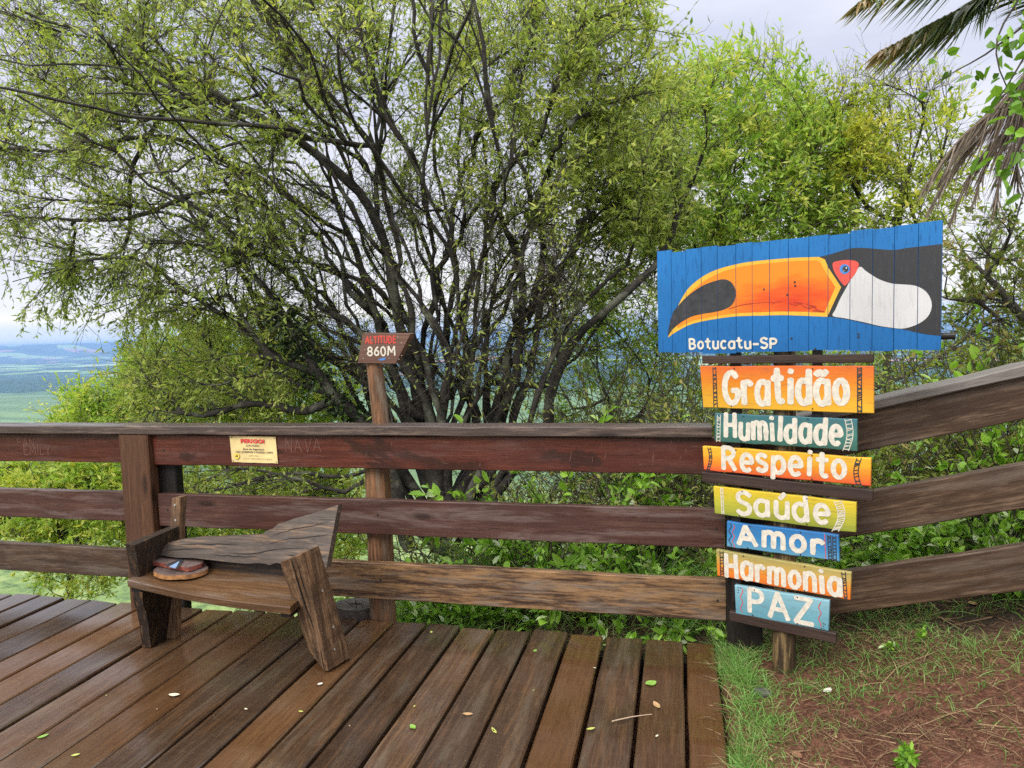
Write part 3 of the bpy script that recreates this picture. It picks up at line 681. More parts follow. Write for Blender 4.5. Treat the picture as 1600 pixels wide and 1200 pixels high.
# ------------------------------------------------------------------ warning plate on the top rail
PLATE = plain('aged yellow plate', (0.72,0.55,0.25), 0.45, 0.18, 7.0)
wp = thing('warning_plate', 'small yellowed notice headed PERIGO nailed to the top board of the railing', 'sign', (-2.55, 3.455, .9))
c4 = [ony(*p, 3.452) for p in [(362, 722.5), (431, 725), (429, 685.5), (358, 684)]]
PW, PH = 0.292, 0.150
PO = (c4[0][0], 3.4555, c4[0][2] + .001)
PM = frame(PO, (1, 0, -0.012), (0, 0, 1))
mb = MB(); rings = []
for i in range(9):
    x = PW * i / 8; b = .0022 * math.sin(i * 1.3); sh = -.004
    rings.append([(x + 0.0, b, .0 + .001*math.sin(i*2)), (x, b + .0025, 0), (x + sh*2, b + .0025, PH), (x + sh*2, b, PH)])
mb.loft(rings); pl = mb.build('plate', PLATE, wp, PM)
def text3d(body, x, z, size, mat, parent, M, name='lettering', bold=0.0, y=-0.0032, width=None, label=None):
    cu = bpy.data.curves.new('t', 'FONT'); cu.body = body; cu.size = size; cu.align_x = 'CENTER'; cu.offset = bold
    cu.fill_mode = 'FRONT'; cu.resolution_u = 2
    ob = bpy.data.objects.new('t', cu); COL.objects.link(ob)
    dg = bpy.context.evaluated_depsgraph_get(); me = bpy.data.meshes.new_from_object(ob.evaluated_get(dg))
    bpy.data.objects.remove(ob); me.name = name
    xs = [v.co.x for v in me.vertices]; k = (width / (max(xs) - min(xs))) if width else 1
    for v in me.vertices: v.co = (v.co.x * k + x, y, v.co.y + z)
    me.materials.clear(); me.materials.append(mat)
    o = place(bpy.data.objects.new(name, me), parent, M.copy())
    if label: o['label'] = label
    return o
REDT = plain('red print', (0.62,0.05,0.05), .5, .15, 40); INK = plain('dark print', (0.06,0.05,0.05), .5, .2, 40); FADE = plain('faded print', (0.34,0.26,0.12), .5, .2, 40)
text3d('PERIGO!', .139, .113, .030, REDT, pl, PM, bold=.0016, width=.150)
text3d('DANGER!', .139, .092, .016, INK, pl, PM, width=.082)
text3d('Área de Segurança', .142, .073, .014, INK, pl, PM, bold=.0003, width=.135)
text3d('NÃO ULTRAPASSE O GUARDA CORPO', .146, .056, .014, INK, pl, PM, bold=.0003, width=.235)
text3d('SAFETY AREA', .142, .036, .011, FADE, pl, PM, width=.062)
text3d('DO NOT LEAN OVER THE RAILING', .165, .020, .011, FADE, pl, PM, width=.180)
mb = MB(); mb.cyl((.034,-.0034,.036),(.034,-.0026,.036),.018,.018,20); mb.build('emblem', plain('emblem yellow', (.70,.52,.08), .5,.1,40), pl, PM.copy())
mb = MB(); poly(mb, [(.021,.034),(.030,.037),(.038,.044),(.043,.036),(.038,.029),(.030,.033)], -.0038); mb.build('emblem_bird', INK, pl, PM.copy(), fix=False)
for (x, z) in ((.006,.143),(.276,.143),(.008,.008),(.284,.008)):
    mb = MB(); mb.cyl((x,-.004,z),(x,-.002,z),.003,.003,8); mb.build('nail', NAIL, pl, PM.copy())

# ------------------------------------------------------------------ signpost with the bird panel and the word boards
TH = R(23)
SP0 = np.array([0.42, 3.20, 0.0]); SD = np.array([math.cos(TH), -math.sin(TH), 0]); SN = np.array([math.sin(TH), math.cos(TH), 0])
SM = Matrix(((SD[0], SN[0], 0, SP0[0]), (SD[1], SN[1], 0, SP0[1]), (0, 0, 1, 0), (0, 0, 0, 1)))
def sp(x, y):
    d = ray(x, y); t = ((SP0 - EYE) @ SN) / (d @ SN); p = EYE + d * t
    return (float((p - SP0) @ SD), float(p[2]))
def cp(x, y): return sp(1000 + x * 0.375, 320 + y * 0.375)
sg = thing('signpost', 'signpost carrying a painted toucan panel above seven bright hand lettered word boards', 'signpost', (0.445, 3.26, 0))
mb = MB(); mb.cyl((0, .07, -.15), (0.005, .07, 1.90), .052, .044, 20, seg=12, jit=.012)
POLE = wood('signpost pole wood', [(0.03,0.02,0.012),(0.075,0.05,0.028),(0.15,0.10,0.05)], worn=((0.20,0.13,0.05),(0.30,0.20,0.09)), worn_amt=.35, rough=(.4,.6), vary=.05)
rot_log(mb, 'post', POLE, sg, SM)
for s0, wd, zb in ((-.222, .045, .30), (.130, .036, .62)):
    mb = MB(); mb.plank(1.92 - zb, wd, .03, ch=.003, seg=.3, jit=.001); mb.build('upright_slat', DARKW, sg, SM @ frame((s0, .052, zb), (0,0,1), (1,0,0)))
def bar(pxs, dy=0.0):
    (a, b), (c, d) = sp(*pxs[0]), sp(*pxs[1]); e = sp(*pxs[2])
    mb = MB(); mb.plank(math.hypot(c - a, d - b), b - e[1], .028, ch=.003, seg=.15, jit=.001)
    mb.build('crossbar', STRIP, sg, SM @ frame((a, dy, e[1]), (c - a, 0, d - b), (0,0,1)))
bar([(1097,556),(1364,553),(1097,568)]); bar([(1097,737),(1363,766),(1098,753)]); bar([(1140,955),(1306,990),(1140,970)])
mb = MB(); mb.cyl((-.45, .045, 1.50), (.640, .045, 1.512), .014, .014, 12); mb.build('batten', DARKW, sg, SM)
# --- bird panel: fifteen upright planks, paint cut plank by plank
seams = [None, 132, 193, 256, 323, 400, 468, 540, 618, 703, 783, 875, 968, 1058, 1157, None]
sx = [cp(q, 400)[0] if q else None for q in seams]; sx[0] = cp(72, 300)[0]; sx[-1] = cp(1257, 300)[0]
tl, tr, br_, bl = cp(72, 202), cp(1260, 65), cp(1252, 603), cp(80, 618)
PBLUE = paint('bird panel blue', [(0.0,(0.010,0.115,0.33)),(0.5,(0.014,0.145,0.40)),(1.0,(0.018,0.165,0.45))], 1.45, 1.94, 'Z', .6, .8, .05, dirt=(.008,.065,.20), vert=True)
tp = thing('toucan_panel', None, None); 
bpy.data.objects.remove(tp)
strips = []; mb = MB()
for k in range(15):
    g = 0.0007; x0 = sx[k] + (g if k else 0); x1 = sx[k+1] - (g if k < 14 else 0)
    f = lambda x: (x - tl[0]) / (tr[0] - tl[0])
    z1a, z1b = (tl[1] + (tr[1] - tl[1]) * f(x) for x in (x0, x1)); z0a, z0b = (bl[1] + (br_[1] - bl[1]) * f(x) for x in (x0, x1))
    o1 = random.gauss(0, .003); o0 = random.gauss(0, .003); yy = random.gauss(0, .0006); c = .0008; t = .02
    mb.add([(x0+c,yy,z0a+o0),(x1-c,yy,z0b+o0),(x1,yy+c,z0b+o0),(x1,t,z0b+o0),(x0,t,z0a+o0),(x0,yy+c,z0a+o0),
            (x0+c,yy,z1a+o1),(x1-c,yy,z1b+o1),(x1,yy+c,z1b+o1),(x1,t,z1b+o1),(x0,t,z1a+o1),(x0,yy+c,z1a+o1)],
           [(0,1,7,6),(1,2,8,7),(2,3,9,8),(3,4,10,9),(4,5,11,10),(5,0,6,11),(6,7,8,9,10,11),(5,4,3,2,1,0)])
    strips.append((x0 + c*.6, x1 - c*.6, yy))
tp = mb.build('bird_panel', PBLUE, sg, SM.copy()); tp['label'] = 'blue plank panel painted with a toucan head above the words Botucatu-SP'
beak = spline([(117,553),(130,500),(150,440),(175,390),(205,345),(260,300),(320,270),(400,248),(470,236),(560,227),(650,220)], 4, False) + [(745,217),(770,228),(785,262),(838,343),(780,467)] + spline([(700,463),(600,460),(500,462),(400,465),(320,475),(250,488),(200,503),(150,530),(117,553)], 3, False)
inner = spline([(145,500),(165,445),(190,390),(225,352),(270,316),(330,285),(400,262),(470,250),(560,241),(650,234)], 4, False) + [(735,231),(752,240),(768,272),(814,343),(768,450)] + spline([(700,446),(600,444),(500,447),(400,452),(320,463),(250,476),(200,490),(160,512)], 3, False)
tipb = spline([(117,545),(125,490),(140,445),(165,415),(190,388),(225,360),(265,335),(310,318),(350,310),(380,322),(397,350),(398,385),(385,415),(355,435),(310,447),(260,455),(210,468),(165,495),(135,520)], 3)
head = [(745,217)] + spline([(785,208),(830,195),(880,181),(940,180),(1000,185),(1060,188),(1110,180),(1180,172),(1262,163)], 3, False) + [(1262,547)] + spline([(1200,541),(1150,532),(1100,520),(1000,508),(950,497),(880,481),(800,468)], 3, False) + [(780,468),(838,343),(785,262),(770,228)]
throat = spline([(915,258),(940,275),(965,292),(1000,312),(1050,328),(1100,332),(1150,338),(1190,360),(1212,395),(1215,430),(1200,465),(1170,490),(1130,508),(1090,516),(1050,512),(1000,505),(950,493),(900,482),(850,472),(803,463),(815,435),(835,390),(860,345),(885,300)], 3)
eyep = spline([(803,245),(820,235),(860,230),(895,233),(912,245),(908,265),(895,290),(875,315),(855,337),(840,325),(825,305),(808,275)], 3)
def ell(cx, cy, r, n=20): return [(cx + r*math.cos(2*math.pi*i/n), cy + r*math.sin(2*math.pi*i/n)) for i in range(n)]
def paint_layer(name, shapes, mat, lay):
    mb = MB()
    for sh in shapes:
        P = [cp(*q) for q in sh]
        for x0, x1, yy in strips:
            q = clip_strip(P, x0, x1)
            if len(q) > 2: poly(mb, q, yy - 0.0005 * lay)
    o = mb.build(name, mat, tp, SM.copy(), fix=False); return o
YELP = plain('yellow outline paint', (0.68,0.38,0.025), .45, .12, 40)
# orange beak, reddening towards the lower middle
BEAKM, ntb, bb = new_mat('orange beak paint')
tcb = N(ntb, 'ShaderNodeTexCoord'); c0 = cp(640, 400)
vs = N(ntb, 'ShaderNodeVectorMath', operation='SUBTRACT'); L(ntb, tcb.outputs['Object'], vs.inputs[0]); vs.inputs[1].default_value = (c0[0], 0, c0[1])
mpb = N(ntb, 'ShaderNodeMapping'); mpb.inputs['Scale'].default_value = (3.2, 0, 9.0); L(ntb, vs.outputs[0], mpb.inputs[0])
ln = N(ntb, 'ShaderNodeVectorMath', operation='LENGTH'); L(ntb, mpb.outputs[0], ln.inputs[0])
mpn = N(ntb, 'ShaderNodeMapping'); mpn.inputs['Scale'].default_value = (10, 1, 45); L(ntb, tcb.outputs['Object'], mpn.inputs[0])
nb = N(ntb, 'ShaderNodeTexNoise', i_Scale=1.0, i_Detail=7.0, i_Roughness=.65); L(ntb, mpn.outputs[0], nb.inputs['Vector'])
fb = math_n(ntb, 'ADD', ln.outputs['Value'], math_n(ntb, 'MULTIPLY', math_n(ntb, 'SUBTRACT', nb.outputs['Fac'], .5), 1.0))
bb.inputs['Specular IOR Level'].default_value = .25
L(ntb, ramp(ntb, fb, [(0.0,(0.58,0.05,0.014)),(0.45,(0.66,0.095,0.015)),(0.85,(0.70,0.18,0.016)),(1.0,(0.72,0.225,0.018))]), bb.inputs['Base Color']); bb.inputs['Roughness'].default_value = .45
THR = paint('white throat paint', [(0.0,(.54,.53,.53)),(1.0,(.60,.59,.59))], 1.5, 1.8, 'Z', .5, .6, .1, dirt=(.42,.41,.40), vert=True)
HEADM = paint('charcoal head paint', [(0.0,(.030,.030,.033)),(1.0,(.042,.042,.046))], 1.5, 1.9, 'Z', .5, .4, .1, dirt=(.075,.075,.08), vert=True)
paint_layer('beak_outline', [beak], YELP, 1); paint_layer('head_paint', [head], HEADM, 1); paint_layer('beak_paint', [inner], BEAKM, 2)
paint_layer('beak_tip_paint', [tipb], BLACKP, 3); paint_layer('throat_paint', [throat], THR, 2); paint_layer('eye_patch', [eyep], plain('eye patch red', (0.62,0.07,0.05), .45, .15, 40), 3)
paint_layer('eye_ring', [ell(853,268,21)], BLUEP, 4); paint_layer('pupil', [ell(856,268,12.5)], BLACKP, 5); paint_layer('eye_glint', [ell(860,263,3.2,8), ell(850,275,2,8)], WHITE, 6)
mb = MB()
for p in [[(372,432),(430,416),(500,408),(555,405)], [(552,413),(570,403),(590,404)], [(618,408),(650,418),(665,412),(700,430),(720,424),(745,440),(770,444)], [(640,406),(680,410)], [(690,412),(735,424)], [(720,440),(760,443)]]:
    stroke(mb, [cp(*q) for q in spline(p, 4, False)], .0028, -.0026)
mb.build('beak_stroke', plain('dark red stroke', (.42,.03,.015), .5,.2,40), tp, SM.copy(), fix=False)
mb = MB(); a, b = cp(205, 599), cp(573, 597); lettering(mb, 'Botucatu-SP', a, b, .044, .0098, -.0022); lt = mb.build('lettering', WHITE, tp, SM.copy(), fix=False); lt['label'] = 'white lettering reading Botucatu-SP'
for q in [(645,322),(647,337),(614,375),(284,600),(632,556),(730,600),(910,538),(910,550),(517,352)]:
    mb = MB(); s_, z_ = cp(*q); mb.cyl((s_, -.0032, z_), (s_, .0, z_), .0042, .0042, 8); mb.build('knot_hole', NAIL, tp, SM.copy())
# --- word boards
def wordboard(text, px, stops, tx, hgt, wd, label, ends='none', lift=0.0, thick=.02):
    """px: corners TL TR BR BL in the photograph; tx: baseline ends"""
    TL, TR, BR, BL = [sp(*p) for p in px]
    n = 10; mb = MB(); rings = []
    for i in range(n + 1):
        f = i / n; j = lambda s=.0012: random.gauss(0, s)
        xb, zb = BL[0] + (BR[0]-BL[0])*f, BL[1] + (BR[1]-BL[1])*f + j(); xt, zt = TL[0] + (TR[0]-TL[0])*f, TL[1] + (TR[1]-TL[1])*f + j()
        c = .003
        rings.append([(xb, c, zb), (xb, 0, zb + c), (xt, 0, zt - c), (xt, c, zt), (xt, thick, zt), (xb, thick, zb)])
    mb.loft(rings)
    zs = (min(BL[1], BR[1]), max(TL[1], TR[1]))
    o = mb.build('word_board', paint('paint ' + text, stops, zs[0], zs[1], 'Z', .42, .35, .045), sg, SM.copy())
    o['label'] = label
    mb = MB(); lettering(mb, text, sp(*tx[0]), sp(*tx[1]), hgt, wd, -.0012); l = mb.build('lettering', WHITE, o, SM.copy(), fix=False)
    l['label'] = 'white lettering reading ' + text
    for (fx, fz) in ((.2,.06),(.22,.94),(.68,.06),(.68,.94)):
        xt = (TL[0] + (TR[0]-TL[0])*fx); zt = BL[1] + (BR[1]-BL[1])*fx; z2 = TL[1] + (TR[1]-TL[1])*fx; z = zt + (z2-zt)*fz
        mb = MB(); mb.cyl((xt, -.002, z), (xt, .001, z), .0032, .0032, 8); mb.build('nail', NAIL, o, SM.copy())
    return o
def marks(o, lines, mat, wd, name='border_mark'):
    mb = MB()
    for i, l in enumerate(lines): stroke(mb, [sp(*p) for p in l], wd, -.0013 - .0001 * (i % 8))
    return mb.build(name, mat, o, SM.copy(), fix=False)
def ladder(x0t, x1t, yt, x0b, x1b, yb, bow=0.0, n=8, seed=1):
    rr = random.Random(seed); out = []
    def edge(xt, xb): return [(xt + (xb-xt)*k/6 + bow*math.sin(math.pi*k/6), yt + (yb-yt)*k/6) for k in range(7)]
    a, b = edge(x0t, x0b), edge(x1t, x1b); out += [a, b]
    at = lambda e, f: (e[0][0] + (e[-1][0]-e[0][0])*f + bow*math.sin(math.pi*f), e[0][1] + (e[-1][1]-e[0][1])*f)
    for k in range(n):
        f = (k + .5) / n; g = min(1, max(0, f + rr.uniform(-.09, .09))); out.append([at(a, f), at(b, g)])
        if rr.random() < .5: out.append([at(a, min(1, f + .05)), at(b, f)])
    return out
OR, YE, RD = (0.70,0.215,0.018), (0.72,0.40,0.03), (0.66,0.09,0.025)
o = wordboard('Gratidão', [(1094,572),(1365,572),(1365,646),(1099,637)], [(0.0,YE),(0.35,(0.71,0.32,0.025)),(0.65,OR),(1.0,(0.66,0.13,0.03))], [(1131,630),(1327,630)], .138, .0262, 'widest word board, orange fading to yellow, reading Gratidão')
marks(o, ladder(1114,1118.5,574,1115.5,1121,636, n=9), BLACKP, .0042); marks(o, ladder(1340,1346,574,1340,1346.5,644, n=10, seed=4), BLACKP, .0042)
o = wordboard('Humildade', [(1117,646),(1339,655),(1339,705),(1117,690)], [(0.0,(0.035,0.11,0.085)),(0.5,(0.05,0.17,0.145)),(1.0,(0.045,0.14,0.17))], [(1132,682),(1315,696)], .102, .0208, 'dark green word board reading Humildade')
marks(o, ladder(1121,1126,648,1120,1125,690, n=8, seed=2), WHITE, .003); marks(o, ladder(1320,1330,655,1317,1326,704, bow=5, n=9, seed=3), WHITE, .003)
o = wordboard('Respeito', [(1098,697),(1361,716),(1360,760),(1100,735)], [(0.0,(0.66,0.09,0.03)),(0.4,OR),(0.7,(0.72,0.36,0.025)),(1.0,YE)], [(1128,731),(1323,748)], .099, .0205, 'yellow word board with red lower edge reading Respeito')
marks(o, ladder(1106,1110,699,1104,1108,735, bow=3.5, n=8, seed=5), BLACKP, .0038); marks(o, ladder(1339,1346,716,1339,1346,759, bow=-5, n=8, seed=6), BLACKP, .0038)
o = wordboard('Saúde', [(1115,760),(1338,785),(1337,832),(1117,803)], [(0.0,(0.25,0.29,0.04)),(0.4,(0.42,0.40,0.04)),(1.0,(0.66,0.47,0.03))], [(1150,802),(1298,818)], .098, .0208, 'mustard and olive word board reading Saúde')
marks(o, ladder(1126,1129.5,762,1128,1131.5,803, n=8, seed=7), WHITE, .003); marks(o, ladder(1303,1315,783,1300,1310,830, bow=8, n=12, seed=8), WHITE, .003)
o = wordboard('Amor', [(1136,815),(1310,837),(1311,877),(1136,854)], [(0.0,(0.12,0.33,0.47)),(0.5,(0.04,0.22,0.47)),(1.0,(0.03,0.17,0.42))], [(1152,848),(1288,868)], .090, .0225, 'bright blue word board reading Amor')
marks(o, ladder(1293,1298,836,1295,1300,875, n=8, seed=9) + ladder(1301,1306,837,1302,1307,876, n=7, seed=10) + [[(1141 + 2.2*math.sin(k*1.35), 818 + k*3.2) for k in range(12)]], BLACKP, .0036)
marks(o, [[(1146 + 2*math.sin(k*1.35), 820 + k*3.2) for k in range(12)], [(1288.5,835),(1290.5,873)]], REDP, .003)
o = wordboard('Harmonia', [(1119,859),(1330,895),(1328,938),(1121,900)], [(0.0,(0.68,0.15,0.018)),(0.4,(0.68,0.23,0.025)),(0.7,(0.50,0.33,0.08)),(1.0,(0.33,0.29,0.10))], [(1133,899),(1316,931)], .100, .0210, 'olive word board turning orange below reading Harmonia')
marks(o, ladder(1125,1130,861,1126,1131,901, n=7, seed=11), BLACKP, .0036); marks(o, ladder(1315,1321,894,1320,1324,937, n=7, seed=12), BLACKP, .0036)
o = wordboard('PAZ', [(1148,914),(1296,939),(1294,986),(1150,959)], [(0.0,(0.10,0.27,0.33)),(0.5,(0.15,0.34,0.40)),(1.0,(0.24,0.44,0.50))], [(1168,955),(1272,976)], .106, .0205, 'pale teal word board, lowest on the post, reading PAZ')
marks(o, [[(1159 + 2*math.sin(k*1.2), 919 + k*3.4) for k in range(12)], [(1281 + 2*math.sin(k*1.2+2), 941 + k*3.4) for k in range(12)]], REDP, .0034)
marks(o, [[(x, y), (x + .9, y + .4)] for x, y in ((1153,917.5),(1157,918),(1153,921.5),(1153,925),(1286,974),(1289,975),(1286,978),(1283,981.5),(1287,982))], BLACKP, .0042)

# ------------------------------------------------------------------ broken bench and what lies on it
bn = thing('wooden_bench', 'broken rustic bench of thick weathered timber standing on the wet deck', 'bench', (-2.2, 3.0, 0))
def hexa(mb, bot, top, sub=1, jit=0.0):
    """8-corner block, corners as four-point loops"""
    rings = []
    for i in range(sub + 1):
        f = i / sub; rings.append([tuple(Vector(a).lerp(Vector(b), f) + Vector([random.gauss(0, jit) for _ in range(3)])) for a, b in zip(bot, top)])
    mb.loft(rings)
# side panel (left), narrowing downwards, ragged front edge
mb = MB(); n = 14; rings = []
for i in range(n + 1):
    f = i / n; yf = 2.985 - .185 * f + (random.gauss(0, .004) if f < .62 else 0); yb = 3.185 - .07 * f; x = -2.735 + .112 * f; z = .61 * f + .0
    zt = z
    rings.append([(x, yf, zt), (x + .05, yf + .004, zt - .006*(f > .99)), (x + .05, yb, zt), (x, yb, zt)])
mb.loft(rings); 
def along(mb_, name, mat, parent, o, xdir, zdir):
    M = frame(o, xdir, zdir); inv = M.inverted(); mb_.v = [tuple(inv @ Vector(p)) for p in mb_.v]
    return mb_.build(name, mat, parent, M)
SIDE = wood('bench side wood', [(0.02,0.014,0.010),(0.045,0.03,0.021),(0.085,0.058,0.04)], worn=((0.20,0.09,0.03),(0.30,0.15,0.05)), worn_amt=.05, rough=(.4,.6), vary=.05)
along(mb, 'side_panel', SIDE, bn, (-2.73, 3.0, 0), (0,0,1), (0,1,0))
# seat: sagging plank
mb = MB(); rings = []
for i in range(15):
    f = i / 14; x = -2.640 + (.91) * f; zf = .425 - .062 * f - .012 * math.sin(math.pi * f); zb = .43 - .035 * f; yf = 2.815 - .045 * f - .012*math.sin(math.pi*f) ; yb = 3.13
    rings.append([(x, yf, zf - .034), (x, yf - .002, zf - .004), (x, yf + .004, zf), (x, yb, zb), (x, yb, zb - .036)])
mb.loft(rings); along(mb, 'seat', BSEAT, bn, (-2.7, 2.9, .4), (1,0,0), (0,0,1))
mb = MB(); mb.box((-2.635, 2.83, .36), (-2.58, 2.9, .392)); mb.build('seat_bracket', DARKW, bn)
mb = MB(); mb.box((-1.80, 2.80, .30), (-1.75, 2.90, .335)); mb.build('seat_bracket', DARKW, bn)
# back post at the left end
mb = MB(); hexa(mb, [(-2.70,3.10,.0),(-2.635,3.10,.0),(-2.635,3.15,.0),(-2.70,3.15,.0)], [(-2.63,3.145,.75),(-2.575,3.145,.755),(-2.575,3.19,.755),(-2.63,3.19,.75)], 8, .002)
bp_ = along(mb, 'back_post', BTIM, bn, (-2.66, 3.12, 0), (0,0,1), (0,1,0))
for z in (.715, .635):
    mb = MB(); mb.cyl((-2.612, 3.139 - .02*(.75-z), z), (-2.612, 3.15, z), .006, .006, 10); mb.build('bolt', BOLT, bp_)
# backrest: a split, broken board leaning back
top = [(-2.60,.525),(-2.57,.548),(-2.50,.565),(-2.40,.578),(-2.30,.582),(-2.20,.590),(-2.10,.596),(-2.04,.604),(-2.03,.618),(-1.99,.632),(-1.97,.650),(-1.93,.662),(-1.88,.680),(-1.80,.700),(-1.73,.722),(-1.66,.745)]
bot = [(x, .488 - .018 * (x + 2.6) + random.gauss(0, .003)) for x, z in top]
mb = MB(); rings = []
for (x, zt), (_, zb) in zip(top, bot):
    lean = lambda z: 2.985 + (z - .47) * .55
    j = random.gauss(0, .003)
    rings.append([(x, lean(zb) , zb), (x, lean(zb + (zt-zb)*.5) + j, zb + (zt-zb)*.5), (x, lean(zt), zt), (x, lean(zt) + .045, zt - .006), (x, lean(zb) + .05, zb - .004)])
mb.loft(rings); brest = along(mb, 'backrest', BGREY, bn, (-2.6, 3.0, .5), (1,0,0), (0,.4,1))
tz = lambda x: float(np.interp(x, [q[0] for q in top], [q[1] for q in top])); bz0 = lambda x: float(np.interp(x, [q[0] for q in bot], [q[1] for q in bot]))
mb = MB()
for k, (xa, xb, g) in enumerate([(-2.59,-2.35,.45),(-2.5,-2.15,.7),(-2.2,-1.8,.35),(-2.0,-1.68,.55),(-1.98,-1.7,.8),(-2.3,-2.05,.25),(-1.9,-1.67,.2)]):
    q = []
    for i in range(9):
        x = xa + (xb - xa) * i / 8; zc = bz0(x) + (tz(x) - bz0(x)) * g * (1 if k != 4 else .95) + random.gauss(0, .0012); wv = .0017 * math.sin(math.pi * (i + .3) / 8.6) + .0003; yy = 2.985 + (zc - .47) * .55 - .0035
        q += [(x, yy - wv * .4, zc - wv), (x, yy + wv * .4 - .0005, zc + wv)]
    mb.add(q, [(2*i, 2*i+2, 2*i+3, 2*i+1) for i in range(8)])
mb.build('crack', plain('backrest crack', (0.008,0.006,0.005), .9), brest, None, fix=False)
mb = MB(); hexa(mb, [(-2.58,3.06,.395),(-2.58,3.10,.395),(-2.58,3.11,.465),(-2.58,3.07,.465)], [(-1.72,3.05,.385),(-1.72,3.09,.385),(-1.72,3.10,.455),(-1.72,3.06,.455)], 6, .002)
along(mb, 'back_rail', SIDE, bn, (-2.6, 3.0, .4), (1,0,0), (0,0,1))
# thick leaning leg at the right end
mb = MB()
b4 = [onz(486,1030,0), onz(511,1052,0), onz(550,1030,0)]; b4.append(b4[0] + b4[2] - b4[1])
t4 = [ony(437,879,2.765), ony(472,866,2.735), ony(499,853,2.84)]; t4.append(t4[0] + t4[2] - t4[1])
rings = []
for i in range(13):
    f = i / 12; r = [Vector(a).lerp(Vector(b), f) for a, b in zip(b4, t4)]
    if i == 0: r = [p + Vector((0,0,z)) for p, z in zip(r, (.03,.004,.012,.0))]
    c = sum(r, Vector()) / 4; q = []
    for a in range(4):
        p, nx, pv = r[a], r[(a+1) % 4], r[a-1]
        ch = .04 if a != 1 else .07
        q += [p.lerp(pv, ch) + Vector([random.gauss(0, .0018) for _ in range(3)]), p.lerp(nx, ch) + Vector([random.gauss(0, .0018) for _ in range(3)])]
    rings.append(q)
mb.loft(rings); ax = Vector(t4[1] - b4[1])
lg = along(mb, 'leg', BTIM, bn, tuple(b4[1]), ax, (0,1,0)); lg['label'] = 'thick squared timber leaning at the right end of the bench'
# cracks and bolts on the leg
fr = lambda f, g: Vector(b4[0]).lerp(Vector(t4[0]), f).lerp(Vector(b4[1]).lerp(Vector(t4[1]), f), g)
rt = lambda f, g: Vector(b4[1]).lerp(Vector(t4[1]), f).lerp(Vector(b4[2]).lerp(Vector(t4[2]), f), g)
nf = (Vector(b4[1]-b4[0])).cross(ax).normalized(); nr = (Vector(b4[2]-b4[1])).cross(ax).normalized()
if nf.y > 0: nf = -nf
if nr.x < 0: nr = -nr
mb = MB()
def crack(fn, nn, pts, w0):
    vs = []; m = len(pts)
    for i, (f, g) in enumerate(pts):
        ww = w0 * math.sin(math.pi * (i + .35) / (m - .3)) + .0008
        p = fn(f, g) + nn * .003; side = Vector(b4[1]-b4[0]).normalized() if fn is fr else Vector(b4[2]-b4[1]).normalized()
        vs += [p - side * ww, p + side * ww]
    mb.add([tuple(v) for v in vs], [(2*i, 2*i+1, 2*i+3, 2*i+2) for i in range(m - 1)])
crack(fr, nf, [(.98,.52),(.86,.53),(.74,.56),(.62,.60),(.52,.66),(.44,.74),(.38,.78)], .006)
crack(fr, nf, [(.96,.72),(.85,.74),(.75,.78),(.6,.84)], .003); crack(fr, nf, [(.02,.6),(.12,.58),(.3,.52)], .004); crack(fr, nf, [(.0,.88),(.08,.9),(.2,.92)], .004)
mb.build('crack', plain('crack shadow wood', (0.008,0.006,0.005), .9), lg, None, fix=False)
for f, g in ((.66,.55),(.34,.62),(.16,.45)):
    mb = MB(); p = rt(f, g); mb.cyl(p + nr * .001, p + nr * .006, .0055, .005, 10); mb.build('bolt', BOLT, lg)
# wood slices on the seat
BARKR = plain('red painted bark', (0.22,0.055,0.035), .7, .5, 60, bump=.5); SLT = plain('grey slice face', (0.105,0.070,0.060), .7, .55, 45, bump=.4); SLO = plain('orange bark edge', (0.33,0.15,0.05), .7, .6, 30, bump=.5)
def slab(mb, c, rx, ry, z0, z1, n=44, chord=None, rot=0.0, rag=.02, lean=0.0):
    pts = []
    ph = random.uniform(0, 6)
    for i in range(n):
        a = 2 * math.pi * i / n; r = 1 + rag * math.sin(3*a + ph) + rag * .6 * math.sin(7*a) + random.gauss(0, rag*.25)
        x, y = rx * r * math.cos(a), ry * r * math.sin(a)
        if chord is not None and y < chord: y = chord
        pts.append((c[0] + x * math.cos(rot) - y * math.sin(rot), c[1] + x * math.sin(rot) + y * math.cos(rot)))
    zz = lambda p, z: z + (p[0] - c[0]) * lean
    m = len(pts); vs = [(p[0], p[1], zz(p, z0)) for p in pts] + [(p[0], p[1], zz(p, z1)) for p in pts]
    mb.add(vs, [(i, (i+1) % m, m + (i+1) % m, m + i) for i in range(m)], 0); mb.add(vs, [tuple(range(m, 2*m))], 1); mb.add(vs, [tuple(range(m-1, -1, -1))], 1)
ls = thing('wood_slice', 'rough round wood slice with orange bark, lower of two on the bench', 'wood slice', (-2.42, 2.93, .43))
mb = MB(); slab(mb, (-2.452, 2.965), .130, .108, .421, .443, rag=.03, lean=-.05); mb.build('slab', [SLO, SLT], ls)
us = thing('wood_slice', 'half round wood slice with straight red edge, upper of two on the bench', 'wood slice', (-2.43, 2.96, .456))
mb = MB(); slab(mb, (-2.485, 2.985), .132, .115, .449, .470, chord=-.055, rot=R(-8), rag=.015, lean=-.05); mb.build('slab', [BARKR, SLT], us)
def upx(x, y): p = onz(x, y, .473); return (float(p[0]), float(p[1]))
def flat(mb, P, z): mb.add([(p[0], p[1], z - (p[0] + 2.44) * .05) for p in P], [tuple(range(len(P)))])
mb = MB(); flat(mb, [upx(264,886), upx(274,888), upx(281,877), upx(279,878)], .4716 + .002); mb.build('paint_mark', plain('pale blue mark', (.20,.30,.46), .6, .3, 40), us)
